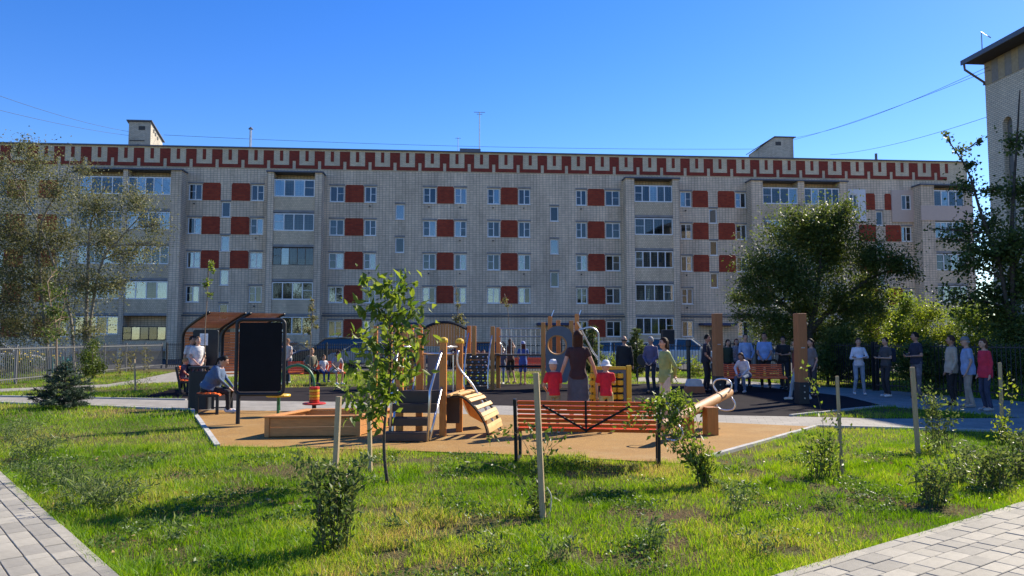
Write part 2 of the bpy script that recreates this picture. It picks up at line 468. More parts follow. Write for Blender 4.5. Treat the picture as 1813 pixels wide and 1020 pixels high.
# foreground walks of single pavers
paver_mats = [mat('paver_light', (.34, .315, .255), .85, var=.24, scale=5, bump=.25, bscale=140, rnd=.10),
              mat('paver_grey', (.275, .257, .213), .85, var=.24, scale=5, bump=.25, bscale=140, rnd=.10)]
sand = mat('joint_sand', (.15, .14, .125), .95, var=.3, scale=30)
def walk(name, a, b, side, s0, s1, rows, base_w, seed, dark):
    rr = random.Random(seed)
    a = Vector(a); b = Vector(b); d = (b - a); d.z = 0; d.normalize(); n = Vector((-d.y, d.x, 0)) * side
    P = [a + d * (s0 - 14), a + d * (s1 + 14), a + d * (s1 + 14) + n * base_w, a + d * (s0 - 14) + n * base_w]
    root = sheet(name, P, .010, sand)
    inv = Matrix.Identity(4)
    ang = math.atan2(d.y, d.x)
    meshes = {}
    def stone(L_, W, g, x=0, y=0, z=0): return (x - L_ / 2 + g, x + L_ / 2 - g, y - W / 2 + g, y + W / 2 - g, z, z + .058)
    for L_ in (.15, .2, .25, .3, .5):
        for W in (.15, .1):
            m_ = MB().bb(*stone(L_, W, .0028)).mesh('paver', paver_mats[0])
            bm = bmesh.new(); bm.from_mesh(m_)
            bmesh.ops.bevel(bm, geom=[e for e in bm.edges if all(v.co.z > .05 for v in e.verts)], offset=.004, segments=1, affect='EDGES'); bm.to_mesh(m_); bm.free()
            meshes[(L_, W)] = m_
    off = 0.0; field = MB()
    for r in range(20):
        W = .1 if r == 0 else .15
        s = s0 - 3 + rr.uniform(0, .3)
        while s < s1 + 9:
            L_ = .5 if r == 0 else rr.choice((.15, .2, .25, .25, .3))
            if r < rows and s0 < s < s1:
                p = a + d * (s + L_ / 2) + n * (off + W / 2)
                inst('paver', meshes[(L_, W)], root, (p.x, p.y, .006 + rr.uniform(-.003, .003)), (rr.uniform(-.006, .006), rr.uniform(-.006, .006), ang), matl=paver_mats[1 if rr.random() < dark else 0])
            else:
                field.bb(*stone(L_, W, .0028, s + L_ / 2, (off + W / 2) * side, .006))
            s += L_
        off += W
    field.xf(Matrix.Translation(a) @ Matrix.Rotation(ang, 4, 'Z')); fo = field.build('paver_field', paver_mats[0], root); fo['kind'] = 'stuff'
    return P
WALK_L = walk('walkway', gp(195, 1020), gp(0, 843), 1, -1.0, 5.0, 10, 3.2, 3, .45)
WALK_R = walk('walkway', gp(1420, 1020), gp(1813, 899), -1, -1.0, 4.2, 12, 3.2, 5, .25)
HARD = [PATH, PATH2, PATH3, RUB_DARK, RUB_OCHRE, WALK_L, WALK_R]
# ------------------------------------------------------------------ five-storey brick apartment building
FA = math.radians(4.56); FP = V(-40.7, 58.8, 0); FD = V(math.cos(FA), math.sin(FA), 0); FN = V(math.sin(FA), -math.cos(FA), 0)
def fac(px, py, off=0.0):
    d = ray(px, py); o = FP + FN * off
    # o + u*FD = t*d (plan)
    det = FD.x * (-d.y) - (-d.x) * FD.y
    u = ((-o.x) * (-d.y) - (-d.x) * (-o.y)) / det
    p = o + FD * u
    t = p.y / d.y
    return u, CAM_H + d.z * t
def fu(px, py=400, off=0.0):
    return fac(px, py, off)[0]
bld = thing('apartment_building', 'long five storey grey brick apartment block with red brick panels between its windows', 'building', FP, FA)
B_GREY = brickmat('silicate_brick', (.86, .67, .475), (.74, .575, .41), (.36, .29, .22), .27, .155, .016, stain=.36, off=0.0)
B_PAR = brickmat('parapet_brick', (.80, .66, .45), (.66, .54, .37), (.50, .41, .29), .27, .09, .012, stain=.2)
B_RED = brickmat('red_brick', c8(166, 66, 40), c8(140, 52, 33), c8(120, 68, 50), .27, .155, .012, stain=.2)
B_TEX = brickmat('balcony_brick', (.76, .60, .40), (.60, .47, .32), (.45, .36, .25), .16, .13, .016, stain=.25)
CONCR = mat('facade_concrete', (.26, .25, .24), .9, var=.3, scale=1.5)
DARKM = mat('roof_metal', (.10, .11, .14), .5, var=.2)
PVC = mat('white_pvc', (.78, .78, .77), .4, var=.06)
OLDW = mat('old_wood_frame', (.16, .12, .09), .7, var=.3)
GLASS = glassmat('window_glass', (.55, .62, .68), refl=.015); GLASS2 = glassmat('window_glass_bright', (.7, .8, .85), refl=.10)
CURT = [mat('curtain_white', (.42, .42, .41), .9, var=.25, scale=12), mat('curtain_cream', (.36, .31, .23), .9, var=.25, scale=10), mat('curtain_grey', (.16, .17, .19), .9, var=.25, scale=9), mat('curtain_brown', (.22, .15, .1), .9, var=.2, scale=9)]
U0, U1, VTOP = fu(-420), fu(1716), 17.35
HEAD = [14.33 - 2.8 * k for k in range(5)]
holes = []
rb = random.Random(21)
# -- windows: (px0, px1, floors, sash_transom_side)
cols = [(-15, 8), (103, 125), (332, 356), (443, 466), (583, 609), (645, 666), (749, 772), (805, 826), (863, 885), (918, 939), (1020, 1039), (1072, 1098), (1205, 1225), (1303, 1322), (1596, 1614), (-160, -136), (-100, -78)]
WH = 1.34
win_list = []
for a, b in cols:
    u0, u1 = fu(a), fu(b)
    for k in range(5):
        if (a, b) == (1596, 1614) and k == 0: continue
        if k == 4 and a in (332, 443, 749, 918, 863): continue
        win_list.append((u0, u1, HEAD[k] - WH, HEAD[k], 2))
for a, b in ((391, 407), (700, 716), (974, 989), (1256, 1270), (1552, 1564), (45, 61)):
    for k in range(3 if a != 391 else 4):
        h = HEAD[k] - 1.46
        win_list.append((fu(a), fu(b), h - 1.28, h, 1))
win_list.append((fu(1503), fu(1518), HEAD[0] - WH, HEAD[0], 2)) if False else None
holes = [w[:4] for w in win_list]
doors = [(fu(a), fu(b), .25, 2.4) for a, b in ((696, 722), (968, 994), (388, 412), (1252, 1274))]
holes += doors
us = sorted(set([U0, U1] + [h[0] for h in holes] + [h[1] for h in holes])); vs_ = sorted(set([0, VTOP] + [h[2] for h in holes] + [h[3] for h in holes]))
mb = MB()
ut = [u for u in np.arange(U0, U1, 4.0)]
for i in range(len(us) - 1):
    for j in range(len(vs_) - 1):
        um, vm = (us[i] + us[i + 1]) / 2, (vs_[j] + vs_[j + 1]) / 2
        if any(h[0] < um < h[1] and h[2] < vm < h[3] for h in holes): continue
        mb.add([(us[i], 0, vs_[j]), (us[i + 1], 0, vs_[j]), (us[i + 1], 0, vs_[j + 1]), (us[i], 0, vs_[j + 1])], [(0, 1, 2, 3)])
RV = .16
for h in holes:
    u0, u1, v0, v1 = h
    mb.add([(u0, 0, v0), (u1, 0, v0), (u1, 0, v1), (u0, 0, v1), (u0, RV, v0), (u1, RV, v0), (u1, RV, v1), (u0, RV, v1)], [(0, 4, 5, 1), (1, 5, 6, 2), (2, 6, 7, 3), (3, 7, 4, 0)])
DEP = 12.5
mb.add([(U0, 0, 0), (U0, DEP, 0), (U0, DEP, VTOP), (U0, 0, VTOP), (U1, 0, 0), (U1, DEP, 0), (U1, DEP, VTOP), (U1, 0, VTOP)], [(0, 3, 2, 1), (4, 5, 6, 7), (1, 2, 6, 5)])
w_ = mb.mesh('wall', B_GREY)
link(bpy.data.objects.new('wall', w_), bld)
MB().bb(U0 + .01, U1 - .01, .4, DEP - .1, VTOP - 1.2, VTOP - 1.0).build('roof', DARKM, bld)
MB().bb(U0 - .05, U1 + .05, -.18, .5, VTOP, VTOP + .10).build('roof_edge', DARKM, bld)
MB().bb(U0 + .01, U1 - .01, 3.4, 3.6, .05, VTOP - 1.3).build('inner_wall', mat('inner_wall', (.3, .27, .23), .9), bld)
MB().bb(U0, U1, -.06, 0, 0, .55).build('plinth', CONCR, bld)
MB().bb(U0, U1, -.05, 0, 3.62, 3.78).build('string_course', CONCR, bld)
gas = MB()
gas.tube([(U0, -.3, 3.5), (U1, -.3, 3.5)], .05, 6)
gas.build('gas_pipe', mat('pipe_paint', (.12, .12, .12), .5), bld)
# -- windows
def window(u0, u1, v0, v1, n, parent, y=RV - .06, fm=PVC, cprob=.62, nm='window', bord=.085, mull=.08, tr=None):
    w, h = u1 - u0, v1 - v0
    m = MB()
    m.bb(-w / 2, w / 2, 0, .07, 0, bord); m.bb(-w / 2, w / 2, 0, .07, h - bord, h)
    m.bb(-w / 2, -w / 2 + bord, 0, .07, bord, h - bord); m.bb(w / 2 - bord, w / 2, 0, .07, bord, h - bord)
    iw = (w - 2 * bord - (n - 1) * mull) / n
    side = rb.choice((0, n - 1)) if tr is None else tr
    for i in range(n):
        x0 = -w / 2 + bord + i * (iw + mull)
        if i < n - 1: m.bb(x0 + iw, x0 + iw + mull, 0, .07, bord, h - bord)
        if n > 1 and i == side: m.bb(x0, x0 + iw, .01, .06, h * .52, h * .52 + .035)
    f = m.build(nm, fm, parent, loc=((u0 + u1) / 2, y, v0))
    pm = MB().bb(0, iw, .03, .04, bord, h - bord).mesh('pane', GLASS)
    for i in range(n):
        inst('pane', pm, f, (-w / 2 + bord + i * (iw + mull), 0, 0), matl=GLASS2 if rb.random() < .38 else GLASS)
    if nm == 'window':
        MB().bb(-w / 2 - .03, w / 2 + .03, -y - .06, 0, -.05, -.005).build('sill', PVC if fm is PVC else CONCR, f)
    for i in range(n):
        if rb.random() < cprob:
            cm = CURT[rb.choice((0, 0, 0, 1, 1, 2, 2, 3))]
            x0 = -w / 2 + bord + i * (iw + mull); ww = iw * rb.choice((1, 1, 1, .6)); x0 += rb.choice((0, iw - ww))
            k = max(4, int(ww / .07)); drop = rb.choice((0.05, 0.05, .05, .35)) * h
            pts = [(x0 + ww * j / k, .16 + .025 * (j % 2)) for j in range(k + 1)]
            c = MB()
            c.add([(x, yy, z) for x, yy in pts for z in (drop, h - .03)], [(2 * j, 2 * j + 2, 2 * j + 3, 2 * j + 1) for j in range(k)])
            c.build('curtain', cm, f)
    return f
for (u0, u1, v0, v1, n) in win_list:
    window(u0, u1, v0, v1, n, bld, cprob=.45 if n == 2 else .15)
# -- lintels above the openings
for (u0, u1, v0, v1, n) in win_list:
    MB().bb(u0 - .06, u1 + .06, -.03, 0, v1 + .02, v1 + .16).build('lintel', CONCR, bld)
# -- ventilation caps under some windows
vent = MB().tube([(0, 0, 0), (0, -.12, 0)], .06, 8).mesh('vent', mat('vent_dark', (.05, .05, .05)))
for (u0, u1, v0, v1, n) in win_list:
    if n == 2 and rb.random() < .5: inst('vent', vent, bld, (u0 + (u1 - u0) * .45, 0, v0 - .32))
# -- red brick panels between windows
panels = [(9, 44, 5), (65, 101, 5), (356.5, 390, 3), (408, 442, 3), (610, 644, 5), (773, 804, 4), (886, 917, 4), (1040, 1071, 5), (1226, 1255, 3), (1271, 1302, 3), (1520, 1551, 5), (1567, 1595, 5), (-135, -101, 5)]
for a, b, nf in panels:
    u0, u1 = fu(a) + .03, fu(b) - .03
    for k in range(nf):
        if (a == 1520 or a == 1567) and k == 0:
            u0b, u1b = (fu(1534), u1) if a == 1520 else (u0, fu(1579))
        else:
            u0b, u1b = u0, u1
        v0, v1 = HEAD[k] - WH - .02, HEAD[k] + .01
        P = [(u0b, -.025, v0), (u1b, -.025, v0), (u1b, -.025, v1), (u1b - .06, -.025, v1), (u1b - .06, -.025, v1 + .1), (u0b + .06, -.025, v1 + .1), (u0b + .06, -.025, v1), (u0b, -.025, v1)]
        MB().prism(P, (0, .025, 0)).build('brick_panel', B_RED, bld)
# -- parapet frieze: red figure repeated along the top
pu = fu(476, 283); per = (fu(1458, 320) - fu(476, 283)) / 23.0
frz = MB().bb(U0 + .01, U1 - .01, -.03, 0, 15.66, VTOP).build('parapet_band', B_PAR, bld)
q0, q1 = 15.72, 17.22
bw, nw, bh, nh = .82, .26, .30, .66
fig = MB()
P = [(-bw / 2, q1), (-bw / 2, q0 + bh), (-per / 2, q0 + bh), (-per / 2, q0), (-nw / 2, q0), (-nw / 2, q0 + nh), (nw / 2, q0 + nh), (nw / 2, q0), (per / 2, q0), (per / 2, q0 + bh), (bw / 2, q0 + bh), (bw / 2, q1)]
# butt-jointed boxes of one figure
fig.bb(-bw / 2, bw / 2, -.06, -.03, q0 + nh, q1)
fig.bb(-bw / 2, -nw / 2, -.06, -.03, q0, q0 + nh); fig.bb(nw / 2, bw / 2, -.06, -.03, q0, q0 + nh)
fig.bb(-per / 2, -bw / 2, -.06, -.03, q0, q0 + bh); fig.bb(bw / 2, per / 2, -.06, -.03, q0, q0 + bh)
B_RED2 = brickmat('frieze_red_brick', c8(158, 60, 42), c8(132, 48, 36), c8(108, 62, 50), .27, .09, .012, stain=.2)
fm_ = fig.mesh('red_brick_figure', B_RED2)
bm_ = MB().bb(-.13, .13, -.06, -.03, q1 - .86, q1).mesh('red_brick_bar', B_RED2)
k = -24
while pu + k * per < U1 - per * .5:
    if pu + k * per > U0 + per:
        inst('red_brick_figure', fm_, bld, (pu + k * per, 0, 0)); inst('red_brick_bar', bm_, bld, (pu + (k + .5) * per, 0, 0))
    k += 1
# -- balcony bays
def bay(piers, off=1.15, floors=5, skip=(), style=None, top=15.15):
    """piers: px ranges of brick piers; glazing between them"""
    ps = [(fu(a, 400, off), fu(b, 400, off)) for a, b in piers]
    for u0, u1 in ps:
        MB().bb(u0, u1, -off, -.002, 0, top).build('pier', B_GREY, bld)
    MB().bb(ps[0][0] - .1, ps[-1][1] + .1, -off - .15, -.002, top, top + .12).build('bay_roof', DARKM, bld)
    for i in range(len(ps) - 1):
        u0, u1 = ps[i][1] + .005, ps[i + 1][0] - .005
        for k in range(floors):
            if (i, k) in skip: continue
            fl = HEAD[k] - 2.28
            sill = fl + 1.12; hd = fl + 2.55
            MB().bb(u0, u1, -off + .05, -.002, fl - .2, fl).build('balcony_slab', CONCR, bld)
            MB().bb(u0, u1, -off + .08, -off + .22, fl, sill).build('balcony_wall', B_TEX, bld)
            st = (style or {}).get((i, k), 'pvc')
            n = 4 if (u1 - u0) > 2.6 else 3
            if st == 'wood':
                window(u0, u1, sill, hd, 5, bld, y=-off + .12, fm=OLDW, nm='balcony_glazing', cprob=.3, bord=.05, mull=.05)
            elif st == 'bars':
                window(u0, u1, sill - .45, sill + .62, 5, bld, y=-off + .02, fm=mat('black_bars', (.03, .03, .03)), nm='balcony_glazing', cprob=.9, bord=.05, mull=.05)
            else:
                window(u0, u1, sill, hd, n + rb.choice((0, 0, 1)), bld, y=-off + .12, nm='balcony_glazing', cprob=.3)
bay([(472, 483), (556, 569)], style={(0, 2): 'wood'})
bay([(1109, 1124), (1192, 1203)])
bay([(1332, 1352), (1415, 1426), (1489, 1502)])
bay([(126, 137), (215, 223), (300, 319)], style={(1, 4): 'bars'})
bay([(1632, 1656), (1710, 1724)], top=15.0)
# -- outside insulation boxed round two upper flats
STU_W = mat('white_stucco', (.70, .70, .70), .9, var=.06); STU_P = mat('pink_stucco', (.58, .45, .37), .9, var=.06)
def insul(a, b, wa, wb, m):
    u0, u1, w0, w1 = fu(a), fu(b), fu(wa), fu(wb); v0, v1 = 11.9, 14.75; h0, h1 = HEAD[0] - WH, HEAD[0]
    g = MB(); y0, y1 = -.12, -.001
    g.bb(u0, w0, y0, y1, v0, v1); g.bb(w1, u1, y0, y1, v0, v1); g.bb(w0, w1, y0, y1, v0, h0); g.bb(w0, w1, y0, y1, h1, v1)
    g.build('insulation_panel', m, bld)
    window(w0, w1, h0, h1, 2, bld, y=-.06)
insul(1502, 1533, 1504, 1518, STU_W); insul(1579, 1631, 1596, 1613, STU_P)
MB().bb(fu(1632, 400, 1.18) - .02, fu(1724, 400, 1.18), -1.21, -1.155, 11.9, 13.2).build('balcony_cladding', STU_P, bld)
# -- entrances
DOORM = mat('steel_door', (.09, .075, .065), .5)
CANO = mat('canopy_blue', (.03, .045, .11), .6)
for (u0, u1, v0, v1) in doors:
    d_ = MB().bb(u0, u1, .1, .15, v0, v1).build('door', DOORM, bld)
    MB().tube([(u1 - .12, .04, 1.15), (u1 - .12, .04, 1.45)], .02, 6).build('handle', PVC, d_)
    MB().bb(u0 - .9, u1 + .9, -1.3, -.002, 2.75, 2.95).build('canopy', CANO, bld)
    MB().bb(u0 - .5, u1 + .5, -1.2, -.06, 0, .25).build('doorstep', CONCR, bld)
# -- rainwater pipe and cables on the face
for px in (1107, 566):
    u = fu(px); MB().tube([(u, -.1, .3), (u, -.1, 15.5)], .05, 8).build('downpipe', mat('downpipe_grey', (.32, .34, .38), .5), bld)
# -- roof furniture
CH1 = brickmat('chimney_brick', c8(206, 196, 176), c8(180, 172, 156), c8(150, 145, 135), .27, .09, .012, stain=.35)
def chimney(pa, pb, ptop, depth, hi_front, side):
    """ventilation block with a single-pitch sheet roof"""
    y0 = 5.0
    u0, u1 = fu(pa, 230, -y0), fu(pb, 230, -y0)
    top = fac(pa, ptop, -y0)[1]; lo = top - 1.05
    z0 = VTOP - 1.0
    zf, zb = (top, lo)
    if side > 0:   # roof falls to the back
        P = [(u0, y0, z0), (u0, y0, zf), (u0, y0 + depth, zb), (u0, y0 + depth, z0)]
        c = MB().prism(P, (u1 - u0, 0, 0)).build('chimney', CH1, bld)
        R = [(u0 - .15, y0 - .2, zf + .03), (u0 - .15, y0 - .2, zf + .11), (u0 - .15, y0 + depth + .2, zb + .03), (u0 - .15, y0 + depth + .2, zb - .05)]
        MB().prism(R, (u1 - u0 + .3, 0, 0)).build('chimney_cap', DARKM, c)
    else:          # roof falls to the left
        P = [(u0, y0, z0), (u0, y0, lo), (u0 + depth * .55, y0, zf), (u1, y0, zf), (u1, y0, z0)]
        c = MB().prism(P, (0, depth, 0)).build('chimney', CH1, bld)
        R = [(u0 - .2, y0 - .15, lo), (u0 + depth * .55, y0 - .15, zf + .02), (u1 + .2, y0 - .15, zf + .02), (u1 + .2, y0 - .15, zf + .1), (u0 + depth * .55, y0 - .15, zf + .1), (u0 - .2, y0 - .15, lo + .08)]
        MB().prism(R, (0, depth + .3, 0)).build('chimney_cap', DARKM, c)
    h = MB().bb((u0 + u1) / 2 - .1, (u0 + u1) / 2 + .45, y0 - .02, y0 + .1, top - .75, top - .4); h.build('opening', mat('vent_dark', (.05, .05, .05)), c)
    if side > 0:
        MB().bb(u0 + .1, u1 - .5, y0 - .06, y0 - .02, top - 1.75, top - 1.68).build('bracket', mat('vent_dark', (.05, .05, .05)), c)
        ring = MB().tube([((u0 + u1) / 2 - .1 + .42 * math.cos(t), y0 - .08, top - 2.6 + .42 * math.sin(t)) for t in np.linspace(0, 2 * math.pi, 18)[:-1]], .12, 8, closed=True); ring.build('rubber_ring', mat('tyre', (.02, .02, .02)), c)
        for dv in (.5, .9, 1.4): MB().bb(u1 - .02, u1 + .02, y0 + dv, y0 + dv + .28, top - dv * .45 - .6, top - dv * .45 - .3).build('opening', mat('vent_dark', (.05, .05, .05)), c)
chimney(228, 267, 215, 2.7, 1, 1)
chimney(1344, 1404, 243, 2.6, 1, -1)
MET = mat('galvanised', (.45, .46, .47), .4, .7, var=.15)
def mast(px, ptop, r, y0, extra=None, m=MET, name='antenna'):
    u, v = fac(px, ptop, -y0); g = MB().tube([(u, y0, VTOP - 1.05), (u, y0, v)], r, 6)
    for (dz, w) in extra or (): g.tube([(u - w / 2, y0, v - dz), (u + w / 2, y0, v - dz)], r * .6, 5)
    g.build(name, m, bld)
mast(444, 229, .12, 3.0, m=MET, name='vent_pipe')
MB().lathe([(.2, 0), (.2, .04), (.03, .22)], 10, (fac(444, 229, -3.0)[0], 3.0, fac(444, 229, -3.0)[1])).build('vent_cap', DARKM, bld)
mast(849, 198, .045, 3.0, ((.05, 1.0), (.22, .5)))
mast(811, 243, .03, 3.0, ((.1, .5),))
mast(1551, 272, .12, 3.0, name='vent_pipe', m=DARKM)
u0, _ = fac(814, 266, -2); u1, _ = fac(851, 266, -2); MB().bb(u0, u1, 2, 3.5, VTOP - 1, fac(830, 263, -2)[1]).build('roof_hatch', DARKM, bld)

# ------------------------------------------------------------------ side building on the right
ZC = 36.0; rbx = (1762 - 906.5) / FPX * ZC
RA = math.atan2(-1, .08)
rb_ = thing('side_building', 'light silicate brick building end with dark eaves at the right edge', 'building', (rbx, ZC, 0), RA)
# local x runs towards the camera, local y runs away to the right (into the building)
RW = brickmat('light_brick', (.80, .66, .48), (.68, .56, .41), (.38, .32, .25), .26, .10, .016, stain=.15)
RH = 15.3; NU0, NU1, NV = 1.05, 1.65, 12.2
g = MB()
LEN = 40
def quad(a, b, c, d): g.add([a, b, c, d], [(0, 1, 2, 3)])
quad((0, 0, 0), (NU0, 0, 0), (NU0, 0, RH), (0, 0, RH)); quad((NU1, 0, 0), (LEN, 0, 0), (LEN, 0, RH), (NU1, 0, RH))
ar = [(NU0 + .3 - .3 * math.cos(t), NV - .3 + .3 * math.sin(t)) for t in np.linspace(0, math.pi, 11)]
for i in range(10):
    quad((ar[i][0], 0, ar[i][1]), (ar[i + 1][0], 0, ar[i + 1][1]), (ar[i + 1][0], 0, RH), (ar[i][0], 0, RH))
    quad((ar[i][0], 0, ar[i][1]), (ar[i + 1][0], 0, ar[i + 1][1]), (ar[i + 1][0], .25, ar[i + 1][1]), (ar[i][0], .25, ar[i][1]))
quad((NU0, 0, 0), (NU0, .25, 0), (NU0, .25, NV - .3), (NU0, 0, NV - .3)); quad((NU1, 0, 0), (NU1, .25, 0), (NU1, .25, NV - .3), (NU1, 0, NV - .3))
quad((0, 0, 0), (0, 13, 0), (0, 13, RH), (0, 0, RH)); quad((LEN, 0, 0), (LEN, 13, 0), (LEN, 13, RH), (LEN, 0, RH)); quad((0, 13, 0), (LEN, 13, 0), (LEN, 13, RH), (0, 13, RH))
g.build('wall', RW, rb_)
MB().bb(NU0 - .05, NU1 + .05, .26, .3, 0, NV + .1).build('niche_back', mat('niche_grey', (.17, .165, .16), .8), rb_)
YB = mat('yellow_brick', (.40, .31, .20), .9, var=.2, scale=8); GB = mat('grey_brick', (.27, .24, .21), .9, var=.2, scale=8)
x = .1; i = 0
while x < 16:
    MB().bb(x, x + .42, -.03, -.002, RH - 1.15, RH - .02).build('frieze_panel', (YB, GB)[i % 2], rb_); x += .43; i += 1
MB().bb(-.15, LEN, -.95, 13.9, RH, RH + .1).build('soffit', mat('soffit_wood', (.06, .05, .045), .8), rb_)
MB().prism([(-.17, -1.0, RH + .1), (-.17, 6.5, RH + 2.6), (-.17, 14, RH + .1)], (LEN + 1, 0, 0)).build('roof', DARKM, rb_)
MB().bb(-.25, LEN, -1.06, -1.0, RH - .03, RH + .2).build('gutter', DARKM, rb_)
MB().tube([(-.1, -.98, RH), (-.1, -.95, RH - .3), (.02, -.06, RH - .95), (.02, -.06, RH - 1.1)], .055, 8).build('downpipe', mat('downpipe_rust', (.16, .10, .09), .6), rb_)
MB().tube([(.3, -.3, RH + .3), (.3, -.3, RH + 1.5), (.9, -.3, RH + .95)], .03, 5).build('roof_stay', MET, rb_)
for wx in (6, 9.5, 13, 16.5):
    for k in range(5):
        window(wx, wx + 1.4, 1.3 + 2.8 * k, 2.7 + 2.8 * k, 2, rb_, y=-.04, cprob=.6)

# ------------------------------------------------------------------ cables strung overhead
CABLE = mat('cable_black', (.02, .02, .022), .6)
def cable(a, b, sag, label, r=.012):
    a = Vector(a); b = Vector(b)
    t = thing('overhead_cable', label, 'cable', a, group='overhead cables')
    MB().tube([a.lerp(b, k / 24) - Vector((0, 0, sag * 4 * (k / 24) * (1 - k / 24))) for k in range(25)], r, 5).build('wire', CABLE, t, world=True)
cable(at(1750, 118, 35.5), at(1402, 245, 69), .5, 'black cable from the right building eaves to the right roof chimney, upper of a pair')
cable(at(1753, 124, 35.5), at(1404, 248, 69), .25, 'black cable from the right building eaves to the right roof chimney, lower of a pair')
cable(at(1757, 204, 35.8), at(1470, 274, 66), .35, 'black cable from the right building wall down to the roof edge')
cable(at(290, 239, 66), at(1344, 264, 71), .4, 'long black cable running above the roof between the two chimneys', .015)
cable(at(-60, 148, 40), at(228, 233, 65), .3, 'black cable rising to the left edge from the left roof chimney, upper one')
cable(at(-60, 180, 40), at(228, 240, 65), .2, 'black cable rising to the left edge from the left roof chimney, lower one')
# ------------------------------------------------------------------ grass
def wob(x, y, seed, f):
    r = np.random.default_rng(seed); v = np.zeros_like(x)
    for k in range(7):
        a = r.uniform(0, 2 * math.pi); ff = f * r.uniform(.6, 1.9); v += np.sin((x * math.cos(a) + y * math.sin(a)) * ff + r.uniform(0, 6.3))
    return v / 7
BARE = [(gp(860, 925), .38), (gp(790, 945), .3), (gp(700, 905), .3), (gp(1000, 985), .25), (gp(1700, 905), .35), (gp(1390, 980), .25), (gp(430, 870), .3), (gp(480, 840), .3), (gp(700, 985), .25), (gp(640, 905), .25)]
TRACK = [gp(1275, 822), gp(1340, 838), gp(1400, 852), gp(1470, 868), gp(1560, 885), gp(1640, 905), gp(1700, 915)]
def grass_pts(x0, x1, y0, y1, dens):
    n = int((x1 - x0) * (y1 - y0) * dens)
    x = RNG.uniform(x0, x1, n); y = RNG.uniform(y0, y1, n)
    k = np.abs(x) < y * .82 + 2.0
    x, y = x[k], y[k]
    k = np.ones(len(x), bool)
    for P in HARD: k &= ~inpoly(x, y, P)
    x, y = x[k], y[k]
    p = np.clip(.79 + 1.1 * wob(x, y, 5, 2.3) + .8 * wob(x, y, 6, 8.0), .06, 1)
    for c, r in BARE: p *= np.clip((np.hypot(x - c.x, (y - c.y) * 1.2) / r) ** 2.5, .07, 1)
    for a, b in zip(TRACK[:-1], TRACK[1:]):
        d = b - a; t = np.clip(((x - a.x) * d.x + (y - a.y) * d.y) / d.length_squared, 0, 1)
        p *= np.clip((np.hypot(x - a.x - t * d.x, y - a.y - t * d.y) / .2) ** 2, .05, 1)
    k = RNG.random(len(x)) < p
    return x[k], y[k]
def blades(name, x, y, h0, w0, m, label, simple=False):
    n = len(x)
    hh = h0 * (.55 + .9 * RNG.random(n)) * np.clip(1 + .55 * wob(x, y, 9, 1.7) + .4 * wob(x, y, 10, 6), .35, 2.2)
    az = RNG.uniform(0, 2 * math.pi, n); ln = hh * RNG.uniform(.15, 1.0, n); w = w0 * RNG.uniform(.6, 1.3, n)
    fa = RNG.uniform(0, math.pi, n)
    cx, sx = np.cos(fa) * w / 2, np.sin(fa) * w / 2
    dx, dy = np.cos(az) * ln, np.sin(az) * ln
    z0 = np.full(n, -.005)
    tint = np.clip(.44 + .58 * wob(x, y, 15, 1.3) + .25 * wob(x, y, 16, 5) + RNG.normal(0, .17, n), .01, .99)
    if simple:
        v = np.stack([np.stack([x - cx, y - sx, z0], 1), np.stack([x + cx, y + sx, z0], 1), np.stack([x + dx, y + dy, hh], 1)], 1).reshape(-1, 3)
        f = np.arange(3 * n).reshape(-1, 3); k = 3
    else:
        mx, my, mz = x + dx * .35, y + dy * .35, hh * .6
        v = np.stack([np.stack([x - cx, y - sx, z0], 1), np.stack([x + cx, y + sx, z0], 1), np.stack([mx + cx * .8, my + sx * .8, mz], 1), np.stack([mx - cx * .8, my - sx * .8, mz], 1), np.stack([x + dx, y + dy, hh * .95], 1)], 1).reshape(-1, 3)
        b = np.arange(n)[:, None] * 5
        f = np.concatenate([b + np.array([[0, 1, 2]]), b + np.array([[0, 2, 3]]), b + np.array([[3, 2, 4]])], 0); k = 5
    me = npmesh(name, v, f, m, np.repeat(tint, k))
    o = link(bpy.data.objects.new(name, me))
    return tag(o, label, 'grass', kind='stuff')
def grassmat():
    m = leafmat('grass_blade', (.095, .19, .010), (.34, .36, .045), .5, .5)
    # tint as given, without per-object shift
    nt = m.node_tree
    a = [n for n in nt.nodes if n.type == 'ATTRIBUTE'][0]; mx = [n for n in nt.nodes if n.type == 'MIX'][0]
    r = node(nt, 'ValToRGB'); e = r.color_ramp.elements
    e[0].position = .05; e[0].color = (.075, .18, .010, 1); e[1].position = .95; e[1].color = (.40, .31, .11, 1)
    for p_, c_ in ((.4, (.135, .275, .016)), (.7, (.285, .385, .05))):
        k = e.new(p_); k.color = (*c_, 1)
    nt.links.new(a.outputs['Fac'], r.inputs[0])
    for l in list(mx.outputs[2].links): nt.links.new(r.outputs[0], l.to_socket)
    return m
GR = grassmat()
xs, ys = zip(grass_pts(-7, 8, 4.0, 6.4, 7000), grass_pts(-9, 10, 6.4, 8.6, 4200))
_bx, _by = RNG.uniform(-6, 7, 60000), RNG.uniform(4.1, 9.5, 60000); _bk = np.ones(60000, bool)
for _P in HARD: _bk &= ~inpoly(_bx, _by, _P)
blades('dry_grass', _bx[_bk], _by[_bk], .02, .005, leafmat('dry_blade', (.13, .10, .045), (.33, .26, .12), .25), 'thin dry stubble between the lawn grass')
blades('lawn_grass', np.concatenate(xs), np.concatenate(ys), .05, .0046, GR, 'short sunlit lawn grass in the foreground with bare patches')
